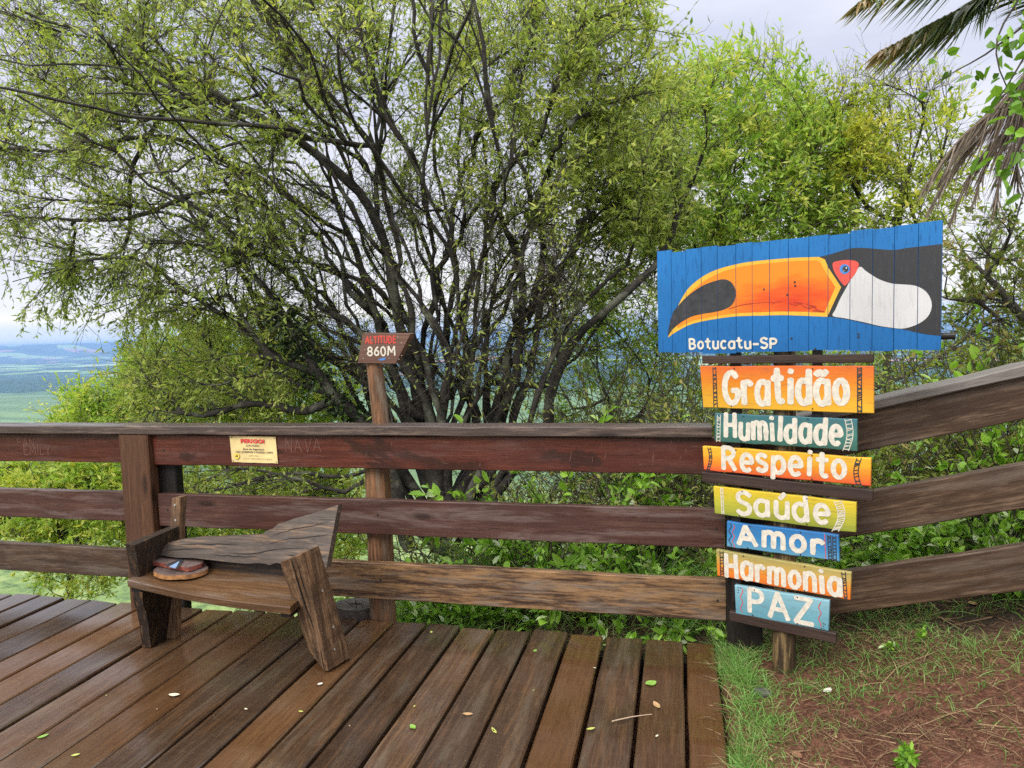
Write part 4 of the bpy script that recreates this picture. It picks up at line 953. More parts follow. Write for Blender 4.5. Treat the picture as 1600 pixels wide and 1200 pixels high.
mb = MB(); flat(mb, [upx(257,884), upx(263,886), upx(286,875), upx(284,873)], .4730); flat(mb, [upx(274.5,888), upx(277,888), upx(287,875.5), upx(284,876)], .4733); mb.build('paint_line', BLACKP, us)
lo = thing('log_slice', 'cracked grey round log end set beside the round post at the deck edge', 'log', (-1.82, 3.60, -.1))
lc = onz(556, 943, .045)
mb = MB(); slab(mb, (lc[0], 3.60), .125, .095, -.4, .045, rag=.012); mb.build('log', [plain('log bark', (.06,.045,.035), .8, .4, 30, bump=.4), plain('log end grain', (.13,.115,.10), .8, .35, 40, bump=.3)], lo)
mb = MB()
for k, a in enumerate((20, 95, 160, 215, 290, 335)):
    l = random.uniform(.06, .1); d = Vector((math.cos(R(a)) , math.sin(R(a)) * .8, 0)); s = Vector((-d.y, d.x, 0)).normalized(); c = Vector((lc[0], 3.6, .0462 + k*.0002))
    mb.add([tuple(c - s*.005), tuple(c + s*.005), tuple(c + d*l*.5 + s*.004 + s*.008), tuple(c + d*l), tuple(c + d*l*.5 - s*.002 + s*.008)], [(0,1,2,3,4)])
mb.build('crack', plain('log crack', (.01,.008,.007), .9), lo)

# ------------------------------------------------------------------ vegetation generators
def unit(a): return a / (np.linalg.norm(a, axis=-1, keepdims=True) + 1e-12)
def tubes(chains, k):
    """chains: list of (pts (n,3), radii (n)); all rings k-sided; returns verts, quads"""
    if not chains: return np.zeros((0,3)), np.zeros((0,4), int)
    P = np.concatenate([c[0] for c in chains]); Rr = np.concatenate([c[1] for c in chains]); ln = np.array([len(c[0]) for c in chains])
    T = np.concatenate([np.gradient(c[0], axis=0) for c in chains]); T = unit(T)
    ref = np.tile(np.array([[0.31, 0.53, 0.79]]), (len(T), 1)); par = np.abs((T * ref).sum(1)) > .96; ref[par] = [0.9, -0.3, 0.1]
    A = unit(np.cross(T, ref)); B = np.cross(T, A)
    an = np.arange(k) * 2 * np.pi / k
    V = (P[:, None] + (A[:, None] * np.cos(an)[None, :, None] + B[:, None] * np.sin(an)[None, :, None]) * Rr[:, None, None]).reshape(-1, 3)
    last = np.cumsum(ln) - 1; ok = np.ones(len(P), bool); ok[last] = False; idx = np.nonzero(ok)[0]
    j = np.arange(k); j2 = (j + 1) % k
    Fq = np.stack([idx[:, None]*k + j, idx[:, None]*k + j2, (idx[:, None]+1)*k + j2, (idx[:, None]+1)*k + j], -1).reshape(-1, 4)
    return V, Fq
def leaves4(P, D, Ln, Wd, tone, up=None):
    n = len(P); D = unit(D); rnd = rng.normal(size=(n, 3)); 
    if up is not None: rnd = rnd * .6 + np.array([0, 0, up])
    S = unit(np.cross(D, rnd)); Nn = np.cross(S, D)
    Ln = Ln[:, None]; Wd = Wd[:, None]
    V = np.stack([P, P + D*Ln*.42 + S*Wd*.5 + Nn*Wd*.12, P + D*Ln, P + D*Ln*.42 - S*Wd*.5 + Nn*Wd*.12], 1).reshape(-1, 3)
    Fq = np.arange(n * 4).reshape(-1, 4)
    return V, Fq, np.repeat(tone, 4)
def leaves6(P, D, Ln, Wd, tone, up=None, droop=.15):
    n = len(P); D = unit(D); rnd = rng.normal(size=(n, 3))
    if up is not None: rnd = rnd * .5 + np.array([0, 0, up])
    S = unit(np.cross(D, rnd)); Nn = np.cross(S, D); Ln = Ln[:, None]; Wd = Wd[:, None]
    b = P; t = P + D*Ln - Nn*Ln*droop; m = .18
    l1 = P + D*Ln*.30 + S*Wd*.46 + Nn*Wd*m; l2 = P + D*Ln*.70 + S*Wd*.38 + Nn*(Wd*m - Ln*droop*.5)
    r1 = P + D*Ln*.30 - S*Wd*.46 + Nn*Wd*m; r2 = P + D*Ln*.70 - S*Wd*.38 + Nn*(Wd*m - Ln*droop*.5)
    V = np.stack([b, l1, l2, t, r2, r1], 1).reshape(-1, 3); o = np.arange(n)[:, None] * 6
    Fq = np.concatenate([o + np.array([[0, 1, 2, 3]]), o + np.array([[0, 3, 4, 5]])])
    return V, Fq, np.repeat(tone, 6)
def catmull(P, step):
    P = np.array(P, float); out = []
    for i in range(len(P) - 1):
        p0, p1, p2, p3 = P[max(i-1, 0)], P[i], P[i+1], P[min(i+2, len(P)-1)]
        n = max(1, int(np.linalg.norm(p2 - p1) / step))
        for k in range(n):
            t = k / n; out.append(0.5*((2*p1)+(-p0+p2)*t+(2*p0-5*p1+4*p2-p3)*t*t+(-p0+3*p1-3*p2+p3)*t**3))
    out.append(P[-1]); return np.array(out)
class Tree:
    def __init__(s, base, wob=0.03):
        s.p = [np.array(base, float)]; s.par = [-1]; s.chains = []; s.wob = wob; s.kd = None; s.tips = []; s.rmin = {}
    def limb(s, pts, frm=None, step=.14, rad=None):
        """frm: node index the limb starts at; pts go on from there"""
        if frm is None: frm = s.nearest(pts[0])
        C = catmull([s.p[frm]] + [np.array(q, float) for q in pts], step)
        off = np.cumsum(rng.normal(size=(len(C), 3)) * s.wob, axis=0); off -= np.linspace(0, 1, len(C))[:, None] * off[-1]; C = C + off * .8
        ch = [frm]; pv = frm
        for q in C[1:]:
            s.p.append(q); s.par.append(pv); pv = len(s.p) - 1; ch.append(pv)
        if rad:
            for i_, c_ in enumerate(ch[1:]): s.rmin[c_] = rad * (1 - i_ / len(ch)) ** .8 + .005
        s.chains.append(ch); s.kd = None
        return pv
    def nearest(s, q): return int(np.argmin(np.linalg.norm(np.array(s.p) - np.array(q), axis=1)))
    def rebuild(s):
        s.kd = kdtree.KDTree(len(s.p))
        for i, q in enumerate(s.p): s.kd.insert(q, i)
        s.kd.balance(); s.kdn = len(s.p)
    def reach(s, targets, bend=1.2, step=.12, minz=None, every=40):
        base = s.p[0]; order = np.argsort([np.linalg.norm(t - base) + rng.uniform(0, 1.0) for t in targets])
        for c, k in enumerate(order):
            t = targets[k]
            if s.kd is None or c % every == 0: s.rebuild()
            best, bi = 1e9, 0
            for co, i, d in s.kd.find_n(t, 26):
                if s.par[i] < 0: continue
                if minz is not None and s.p[i][2] < minz: continue
                dr = unit(s.p[i] - s.p[s.par[i]]); to = unit(t - s.p[i]); sc = d * (1 + bend * (1 - dr @ to))
                if d < .1: sc += .3
                if sc < best: best, bi = sc, i
            a = s.p[bi]; d = np.linalg.norm(t - a); dr = unit(a - s.p[s.par[bi]]) if s.par[bi] >= 0 else np.array([0,0,1.])
            m1 = dr * d * .65; m2 = unit(t - a) * d * .8 + np.array([0, 0, -.1 * d])
            n = max(2, int(d / step)); ch = [bi]; pv = bi; w_ = np.zeros(3)
            for q in range(1, n + 1):
                u = q / n; h = (2*u**3-3*u**2+1)*a + (u**3-2*u**2+u)*m1 + (-2*u**3+3*u**2)*t + (u**3-u**2)*m2
                w_ = w_ + rng.normal(size=3) * s.wob * .8
                s.p.append(h + w_ * (u if q < n else 1)); s.par.append(pv); pv = len(s.p) - 1; ch.append(pv)
            s.chains.append(ch); s.tips.append(pv)
    def radii(s, r0=.0035, ex=.46, rmax=.2):
        n = len(s.p); cnt = np.zeros(n); par = np.array(s.par); haschild = np.zeros(n, bool); haschild[par[par >= 0]] = True
        cnt[~haschild] = 1
        for i in range(n - 1, 0, -1): cnt[par[i]] += cnt[i]
        r = np.minimum(r0 * np.maximum(cnt, 1) ** ex, rmax)
        for k, q in s.rmin.items(): r[k] = max(r[k], q)
        return r
    def wood_chains(s, rad, kmin=0.0):
        P = np.array(s.p); out = []
        for ch in s.chains:
            r = rad[ch].copy()
            if len(ch) > 1: r[0] = min(r[0], r[1] * 1.15)
            out.append((P[ch], r))
        return out
def twigs(P, D, n_per, Lr, spread, up, rng_, seg=4, r=.0016):
    """fine twigs from points P along D; returns chains, leaf anchor points and directions"""
    chains = []; A = []; AD = []; src = []
    for q in range(len(P)):
        for _ in range(n_per if np.isscalar(n_per) else n_per[q]):
            d = unit(D[q] + rng_.normal(size=3) * spread + np.array([0, 0, up])); l = rng_.uniform(*Lr)
            pts = [P[q]]
            for i in range(seg):
                d = unit(d + rng_.normal(size=3) * .22 + np.array([0, 0, up * .15])); pts.append(pts[-1] + d * l / seg)
            pts = np.array(pts); chains.append((pts, np.linspace(r, r * .4, seg + 1)))
            A.append(pts); AD.append(np.gradient(pts, axis=0)); src.append(q)
    return chains, A, AD, src
def leaf_on_twigs(A, AD, dens, spread=.7, up=0.0):
    P = []; D = []
    idx = []
    for k, (pts, dd) in enumerate(zip(A, AD)):
        n = dens if np.isscalar(dens) else dens[k]
        if n <= 0: continue
        u = rng.uniform(.15, 1.0, n) * (len(pts) - 1); i = np.minimum(u.astype(int), len(pts) - 2); f = (u - i)[:, None]
        P.append(pts[i] * (1 - f) + pts[i+1] * f); D.append(unit(dd[i]) + rng.normal(size=(n, 3)) * spread + np.array([0, 0, up])); idx.append(np.full(n, k))
    if not P: return np.zeros((0,3)), np.zeros((0,3)), np.zeros(0, int)
    return np.concatenate(P), np.concatenate(D), np.concatenate(idx)
def px_targets(poly_px, n, Yr, seed=None):
    """random points of a crown: inside an outline seen from the deck, spread in depth"""
    P = np.array(poly_px, float); x0, y0 = P.min(0); x1, y1 = P.max(0); out = []
    while len(out) < n:
        x, y = rng.uniform(x0, x1), rng.uniform(y0, y1); ins = False; j = len(P) - 1
        for i in range(len(P)):
            if (P[i,1] > y) != (P[j,1] > y) and x < (P[j,0]-P[i,0])*(y-P[i,1])/(P[j,1]-P[i,1]) + P[i,0]: ins = not ins
            j = i
        if ins: out.append(ony(x, y, rng.uniform(*Yr)))
    return out
def finish_tree(name, label, cat, T, leafm, barkm, regions, r0=.0035, ex=.46, rmax=.2, leaf=(.055, .014), lab_group=None, kside=6, extra_twigs=None):
    """regions: per tip list of dict(n twigs, leaves per twig, Lr, tone)"""
    base = T.p[0]; o = thing(name, label, cat, tuple(base), lab_group)
    rad = T.radii(r0, ex, rmax); ch = T.wood_chains(rad)
    big = [c for c in ch if c[1].max() > .016]; sml = [c for c in ch if c[1].max() <= .016]
    big = [(c, r * np.clip(1 + rng.normal(size=len(r)) * .09, .8, 1.25)) for c, r in big]
    V, Fq = tubes(big, kside); V2, F2 = tubes(sml, 4)
    mesh_np('trunk', [(V, Fq, 0, None), (V2, F2, 0, None)], [barkm], o, smooth=[True, True])
    P = np.array(T.p); parts = []
    par = np.array(T.par)
    for (tips, n_tw, Lr, dens, tone, spread, up, lsz, along_) in regions:
        tips = np.array(tips)
        if len(tips) == 0: continue
        src = [tips]
        for _ in range(along_):    # also some way back down the branch
            q = tips.copy()
            for _k in range(rng.integers(1, 4) + _ * 2): q = np.where(par[q] > 0, par[q], q)
            src.append(q)
        src = np.concatenate(src); src = src[rad[src] < .011]
        D = P[src] - P[par[src]]; D = unit(D)
        C, A, AD, sr_ = twigs(P[src], D, n_tw, Lr, spread, up, rng, r=.0021)
        v, f = tubes(C, 3); parts.append((v, f, 1, None))
        clump = rng.normal(size=len(src)) * .15
        full = np.clip(rng.gamma(1.6, .62, len(src)), 0, 2.2) if not np.isscalar(dens) else np.ones(len(src))
        dn = np.round(rng.uniform(dens[0], dens[1] + .99, len(A)) * full[np.array(sr_)]).astype(int) if not np.isscalar(dens) else dens
        lp, ld, ix = leaf_on_twigs(A, AD, dn, .75, up * .5)
        if len(lp):
            n = len(lp); t = np.clip(tone + clump[np.array(sr_)[ix]] + rng.normal(size=n) * .16, 0, 1)
            v, f, tt = leaves4(lp, ld, lsz[0] * rng.uniform(.45, 1.4, n), lsz[1] * rng.uniform(.6, 1.5, n), t, up=.5)
            parts.append((v, f, 0, tt))
    mesh_np('crown', parts, [leafm, TWIG], o)
    return o

# ------------------------------------------------------------------ the big multi-stemmed tree behind the railing
def P3(seq): return [ony(x, y, Y) for x, y, Y in seq]
T = Tree(ony(690, 860, 5.7), .012)
st = {}
st['c'] = T.limb(P3([(684,790,5.7),(680,700,5.7),(676,600,5.8),(690,500,5.9),(700,400,6.0),(736,290,6.1),(752,180,6.0),(785,80,5.8),(795,-20,5.6),(805,-140,5.4)]), 0)
st['c2'] = T.limb(P3([(660,660,5.7),(640,560,5.6),(622,480,5.5),(600,380,5.5),(560,300,5.4),(470,222,5.2),(390,180,5.0),(290,110,4.8),(200,20,4.6)]), T.nearest(ony(680,700,5.7)))
st['c3'] = T.limb(P3([(645,650,5.6),(598,560,5.6),(568,470,5.5),(548,390,5.5),(520,310,5.4),(498,200,5.4),(440,80,5.3),(415,-30,5.2)]), T.nearest(ony(676,660,5.7)))
st['c4'] = T.limb(P3([(730,600,5.8),(742,520,5.9),(745,440,6.0),(765,380,6.1),(830,310,6.2),(890,240,6.2),(950,150,6.2),(1000,70,6.2)]), T.nearest(ony(681,720,5.7)))
st['c5'] = T.limb(P3([(700,560,5.6),(715,460,5.5),(690,350,5.4),(640,250,5.3),(590,130,5.2),(560,20,5.1),(540,-80,5.0)]), T.nearest(ony(679,690,5.7)))
T.limb(P3([(480,500,5.4),(420,452,5.3),(360,400,5.1),(280,345,4.9),(150,322,4.7),(60,312,4.6),(-40,285,4.5)]), T.nearest(ony(600,560,5.6)))
T.limb(P3([(470,400,5.3),(430,330,5.2),(330,300,5.0),(200,345,4.8),(90,340,4.7),(-30,332,4.6)]), T.nearest(ony(560,440,5.5)))
T.limb(P3([(480,330,5.3),(390,270,5.0),(260,215,4.8),(100,240,4.6),(-40,222,4.5)]), T.nearest(ony(540,360,5.4)))
T.limb(P3([(470,290,5.2),(380,205,5.0),(300,130,4.8),(180,70,4.6),(60,40,4.4),(-30,10,4.3)]), T.nearest(ony(520,310,5.4)))
T.limb(P3([(450,560,5.4),(390,520,5.2),(300,470,5.0),(200,405,4.8),(110,415,4.7),(20,440,4.6)]), T.nearest(ony(598,560,5.6)))
T.limb(P3([(520,180,5.2),(480,90,5.0),(430,20,4.9),(410,-60,4.8)]), T.nearest(ony(560,300,5.4)))
T.limb(P3([(800,540,5.9),(835,470,6.0),(870,400,6.1),(925,340,6.2),(980,300,6.2),(1040,240,6.3)]), T.nearest(ony(742,540,5.9)))
T.limb(P3([(770,300,6.0),(850,200,6.0),(880,110,5.9),(900,20,5.8),(910,-60,5.8)]), T.nearest(ony(745,400,6.0)))
T.limb(P3([(660,320,5.2),(680,200,5.0),(720,90,4.8),(740,0,4.7)]), T.nearest(ony(705,420,5.4)))
T.wob = .030
for k in range(17):
    bx = 575 + 260 * (k + rng.uniform(-.3, .3)) / 16; Yb_ = rng.uniform(5.3, 6.5); a_ = R(-62 + 104 * k / 16 + rng.normal() * 9); l_ = rng.uniform(300, 560)
    q = [(690 + (bx - 690) * .5, 800, 5.7), (bx, 705 + rng.uniform(-20, 20), (Yb_ + 5.7) / 2)]; x_, y_ = bx, 700.0; ang = a_ * .35
    for i_ in range(8):
        x_ += math.sin(ang) * l_ / 8; y_ -= math.cos(ang) * l_ / 8; ang += (a_ - ang) * .35 + rng.normal() * .22; q.append((x_, y_, Yb_ + i_ * rng.uniform(-.07, .07)))
    T.limb(P3(q), 0, rad=rng.uniform(.028, .062))
for k in range(26):
    a_ = R(-68 + 112 * (k + rng.uniform(-.4, .4)) / 25); l_ = rng.uniform(330, 640); bx, by = rng.uniform(640, 735), rng.uniform(600, 720); Yb_ = rng.uniform(5.3, 6.4)
    b_ = -a_ * .45 + rng.normal() * .18; q = []; ang = a_ + b_; x_, y_ = bx, by
    for i_ in range(6):
        x_ += math.sin(ang) * l_ / 6; y_ -= math.cos(ang) * l_ / 6; ang -= b_ / 2.6; q.append((x_, y_, Yb_ + (i_ + 1) * rng.uniform(-.12, .10)))
    T.limb(P3(q), T.nearest(ony(bx, by, 5.6)))
T.wob = .022
shoots = []
for k in range(80):
    x_, y_ = rng.uniform(330, 740), rng.uniform(90, 400); Yc = rng.uniform(4.6, 6.2); i0 = T.nearest(ony(x_, y_, Yc)); a = T.p[i0]
    d = unit(a - T.p[T.par[i0]]) if T.par[i0] >= 0 else np.array([0, 0, 1.]); d = unit(d * .8 + np.array([-.55 if x_ < 560 else .0, rng.normal() * .35, rng.normal(.35, .40)])); l = rng.uniform(.8, 1.9); q = []; c = a
    for i_ in range(6): d = unit(d + rng.normal(size=3) * .16 + np.array([0, 0, .02])); c = c + d * l / 6; q.append(c)
    shoots.append(T.limb(q, i0, rad=rng.uniform(.005, .012)))
def grp(poly, n, Yr, **k):
    a = len(T.tips); T.reach(px_targets(poly, n, Yr), **k); return T.tips[a:]
inner_ = grp([(380,320),(560,260),(760,260),(900,330),(900,560),(780,620),(560,600),(430,520)], 470, (5.0, 6.8))
upl = grp([(-40,-40),(560,-60),(600,160),(420,240),(180,230),(-40,260)], 380, (4.2, 5.8))
lft = grp([(-40,240),(300,230),(480,300),(420,420),(260,470),(60,400),(-40,400)], 190, (4.3, 5.6))
dng = grp([(0,400),(260,430),(240,510),(150,490),(20,480)], 60, (4.4, 5.4))
upm = grp([(540,-60),(980,-60),(1050,40),(1060,250),(900,280),(620,250)], 380, (5.0, 6.8))
rgt = grp([(800,250),(1060,230),(1090,400),(1000,470),(860,420)], 120, (5.6, 7.0))
finish_tree('multi_stemmed_tree', 'sprawling multi-stemmed tree with a dark tangle of branches behind the altitude sign', 'tree', T, LEAF, BARKD, [
    (shoots, 4, (.15, .5), (1, 4), .62, .8, 0, (.06, .017), 4),
    (inner_, 5, (.15, .55), (0, 2), .6, .8, -.1, (.05, .014), 3),
    (upl, 6, (.15, .45), (1, 5), .62, .7, -.1, (.060, .017), 3),
    (lft, 6, (.15, .42), (1, 4), .58, .7, -.1, (.056, .016), 3),
    (dng, 4, (.12, .30), (5, 9), .42, .6, -.5, (.052, .014), 2),
    (upm, 6, (.15, .42), (3, 7), .66, .9, 0.0, (.060, .017), 3),
    (rgt, 4, (.15, .42), (5, 11), .62, .8, 0.0, (.065, .019), 2)], r0=.0036, ex=.48, rmax=.13)

# the ivy-clad leaning trunk to its left
T = Tree(ony(640, 860, 5.4), .012)
T.limb(P3([(612,720,5.35),(572,655,5.3),(532,615,5.25),(503,578,5.2),(475,540,5.2),(452,490,5.1),(415,440,5.0),(350,385,4.8),(250,350,4.6)]), 0)
nivy = len(T.p)
T.limb(P3([(430,556,5.1),(385,553,5.0)]), T.nearest(ony(503,578,5.2)))
T.limb(P3([(480,640,5.2),(400,632,5.1),(320,650,5.0),(240,640,4.9)]), T.nearest(ony(532,615,5.25)))
T.limb(P3([(470,600,5.2),(390,585,5.0),(310,600,4.9),(250,560,4.8)]), T.nearest(ony(520,600,5.2)))
T.limb(P3([(500,470,5.3),(480,380,5.3),(440,300,5.2),(380,230,5.0)]), T.nearest(ony(475,540,5.2)))
T.limb(P3([(545,745,5.2),(480,738,5.1),(410,742,5.0),(340,765,4.9)]), T.nearest(ony(600,710,5.35)))
T.limb(P3([(540,770,5.1),(470,752,5.0),(380,735,4.9),(280,738,4.8)]), T.nearest(ony(612,725,5.35)))
lowl = grp([(220,480),(400,450),(470,560),(440,660),(200,660),(180,560)], 170, (4.9, 6.2))
midl = grp([(250,380),(440,330),(480,470),(380,520),(260,480)], 80, (4.6, 5.6))
under = grp([(250,740),(560,735),(600,790),(480,800),(300,790)], 45, (4.6, 5.4))
o = finish_tree('ivy_clad_tree', 'leaning tree with an ivy covered trunk just left of the altitude sign', 'tree', T, LEAF, BARKD, [
    (lowl, 5, (.15, .40), (2, 6), .72, .8, -.05, (.060, .018), 2), (midl, 3, (.15, .4), (3, 7), .48, .8, -.1, (.052, .014), 2), (under, 4, (.15, .4), (2, 6), .66, .8, 0, (.055, .016), 1)], r0=.0042, ex=.48, rmax=.13)
Pn = np.array(T.p[1:nivy]); sel = Pn[Pn[:, 2] < ony(450, 490, 5.1)[2]]
sel = sel[sel[:, 2] > ony(600, 690, 5.3)[2]]; lp = np.repeat(sel, 90, 0); off = unit(rng.normal(size=lp.shape)) * rng.uniform(.06, .13, (len(lp), 1)); lp = lp + off + rng.normal(size=lp.shape) * .04
v, f, t = leaves6(lp, off + np.array([0, -.3, -.4]) * .15, .05 * rng.uniform(.6, 1.3, len(lp)), .038 * rng.uniform(.6, 1.2, len(lp)), np.clip(rng.normal(.38, .28, len(lp)), 0, 1))
mesh_np('ivy', [(v, f, 0, t)], [IVY], o)

def simple_tree(name, label, cat, base, limbs, regs, leafm, barkm, r0=.0035, rmax=.12, group=None, wob=.015, ex=.47):
    T_ = Tree(base, wob)
    for k, l in enumerate(limbs): T_.limb(l, 0 if k == 0 else None)
    rg = []
    for (poly_, n, Yr, n_tw, Lr, dens, tone, spread, up, lsz, al_) in regs:
        a = len(T_.tips); T_.reach(px_targets(poly_, n, Yr)); rg.append((T_.tips[a:], n_tw, Lr, dens, tone, spread, up, lsz, al_))
    return finish_tree(name, label, cat, T_, leafm, barkm, rg, r0=r0, rmax=rmax, ex=ex)
# dark second clump of stems right of the big tree
simple_tree('dark_stemmed_tree', 'thin dark-stemmed tree rising between the broadleaf bush and the big tree', 'tree', ony(772, 800, 6.3),
    [P3([(765,700,6.3),(766,600,6.3),(772,500,6.4),(792,410,6.5),(850,335,6.6),(905,260,6.7)]), P3([(868,600,6.5),(868,490,6.5),(888,400,6.6),(960,330,6.8)]), P3([(800,560,6.3),(820,470,6.3),(800,380,6.3),(740,300,6.3)]), P3([(900,560,6.6),(960,480,6.8),(1010,400,7.0)])],
    [([(720,300),(960,260),(1060,420),(1000,560),(820,560),(740,480)], 170, (5.9, 7.2), 3, (.15,.5), (0,3), .45, .8, 0, (.05,.016), 2), ([(880,180),(1060,180),(1090,330),(960,360)], 70, (6.2,7.4), 5, (.15,.42), (6,11), .5, .8, 0, (.055,.015), 2)], LEAF, BARKD, r0=.0034)
# bright tree beyond the bird panel
simple_tree('bright_green_tree', 'bright green leafy tree rising behind the painted toucan panel', 'tree', ony(1130, 900, 8.6),
    [P3([(1130,700,8.6),(1125,520,8.6),(1120,400,8.6),(1140,280,8.6),(1150,180,8.6),(1150,110,8.6)]), P3([(1080,330,8.5),(1040,240,8.4),(1000,180,8.3)]), P3([(1200,320,8.7),(1240,230,8.8),(1250,170,8.8)]), P3([(1060,420,8.3),(1000,380,8.1),(960,330,8.0)])],
    [([(985,150),(1060,95),(1150,88),(1235,105),(1290,170),(1330,290),(1320,380),(1080,400),(960,360)], 470, (7.4, 9.8), 5, (.2,.5), (5,9), .68, .9, .05, (.085,.026), 2), ([(1120,90),(1220,80),(1250,110),(1130,120)], 16, (8.2,9.0), 3, (.2,.5), (1,4), .95, .6, .6, (.06,.02), 1)], LEAFB, TWIG, r0=.004)
# thin yellowing tree right of it
simple_tree('thin_yellowing_tree', 'thin airy tree with yellowing leaf clumps above the right end of the toucan panel', 'tree', ony(1390, 900, 8.4),
    [P3([(1392,600,8.4),(1400,420,8.4),(1410,330,8.4),(1425,240,8.4),(1420,170,8.4)]), P3([(1350,330,8.3),(1310,250,8.2),(1300,180,8.2)]), P3([(1450,300,8.5),(1480,220,8.5),(1490,160,8.5)]), P3([(1440,380,8.3),(1420,300,8.2),(1440,200,8.2)])],
    [([(1285,140),(1400,125),(1500,140),(1530,260),(1500,380),(1380,380),(1290,360)], 140, (7.6, 9.2), 5, (.2,.45), (3,7), .62, .8, .1, (.07,.024), 1), ([(1290,130),(1410,105),(1490,130),(1480,200),(1300,200)], 60, (7.8,9.0), 4, (.2,.5), (0,2), .7, .6, .3, (.05,.018), 1),
     ([(1300,200),(1380,190),(1390,270),(1310,290)], 40, (7.8, 8.8), 6, (.15,.4), (7,10), .82, .8, .1, (.065,.024), 1)], LEAFY, BARKD, r0=.004)
# grey limbed tree at the right edge
simple_tree('grey_limbed_tree', 'grey limbed tree with small dark leaves beside the right end of the toucan panel', 'tree', ony(1650, 760, 5.4),
    [P3([(1620,560,5.4),(1540,440,5.4),(1500,395,5.4),(1480,350,5.4),(1470,330,5.4)]), P3([(1560,410,5.3),(1585,350,5.2),(1600,300,5.2)]), P3([(1530,470,5.3),(1480,470,5.2),(1440,450,5.2)]), P3([(1560,500,5.3),(1520,520,5.2)])],
    [([(1490,360),(1600,330),(1660,420),(1640,560),(1500,540),(1480,440)], 80, (4.9, 6.0), 5, (.12,.35), (2,5), .66, .8, 0, (.05,.024), 1)], OLIVE, BARKG, r0=.0045)
simple_tree('backing_tree', 'pale bushy tree low behind the toucan panel, showing on both its sides', 'tree', ony(960, 980, 8.2),
    [P3([(960,800,8.2),(950,650,8.2),(930,560,8.2),(940,480,8.2)]), P3([(1000,650,8.2),(1040,560,8.2)]), P3([(900,640,8.2),(860,560,8.2)]), P3([(1050,700,8.0),(1150,650,8.0),(1260,610,8.0)]), P3([(1250,640,8.0),(1400,590,8.0),(1500,540,7.8),(1580,470,7.7)])],
    [([(820,560),(880,440),(1040,430),(1060,560),(1060,680),(820,690)], 150, (7.4, 9.0), 5, (.2,.5), (2,6), .60, .9, .05, (.065,.024), 2), ([(1480,360),(1680,330),(1700,620),(1490,640)], 90, (7.0, 8.6), 5, (.2,.5), (3,7), .5, .9, .05, (.065,.024), 1), ([(1050,560),(1480,530),(1500,680),(1050,690)], 110, (7.2, 8.8), 5, (.2,.5), (3,7), .58, .9, .05, (.065,.024), 1)], LEAFB, BARKG, r0=.0036)
# crowns rising from the slope to the left
simple_tree('slope_tree', 'light green treetop rising behind the railing left of the ivy covered trunk', 'tree', ony(420, 1250, 7.2),
    [P3([(410,1000,7.2),(400,800,7.2),(330,700,7.1),(260,640,7.0),(180,610,6.9)]), P3([(400,640,7.2),(420,560,7.2),(380,500,7.2)]), P3([(300,760,7.0),(200,740,6.9),(90,720,6.8)]), P3([(340,600,7.1),(300,560,7.0)]), P3([(450,720,7.2),(500,660,7.2)])],
    [([(230,540),(420,500),(560,560),(560,680),(300,680),(90,680),(130,625)], 300, (6.4, 7.8), 5, (.18,.42), (7,12), .66, .8, .1, (.065,.020), 2), ([(90,630),(240,560),(260,680),(80,680)], 55, (6.4, 7.4), 5, (.18,.42), (7,12), .78, .8, .2, (.065,.020), 2), ([(40,735),(560,730),(560,900),(260,900),(60,840)], 330, (6.2, 7.8), 5, (.2,.45), (6,11), .80, .8, .1, (.08,.027), 2)], LEAFB, BARKD, r0=.0038)
simple_tree('slope_bush', 'low light green bush on the slope behind the left end of the railing', 'bush', ony(120, 1150, 6.6),
    [P3([(110,950,6.6),(100,850,6.6),(60,760,6.5),(0,730,6.4)]), P3([(140,820,6.6),(180,760,6.6)]), P3([(60,860,6.5),(0,810,6.4)])],
    [([(-40,725),(120,720),(230,735),(200,830),(60,850),(-40,830)], 150, (6.0, 7.0), 5, (.18,.40), (6,11), .82, .8, .1, (.08,.027), 2), ([(40,890),(160,880),(170,930),(60,930)], 22, (6.0,6.8), 5, (.15,.3), (6,11), .8, .8, .1, (.06,.02), 1)], LEAFB, BARKD, r0=.0038)

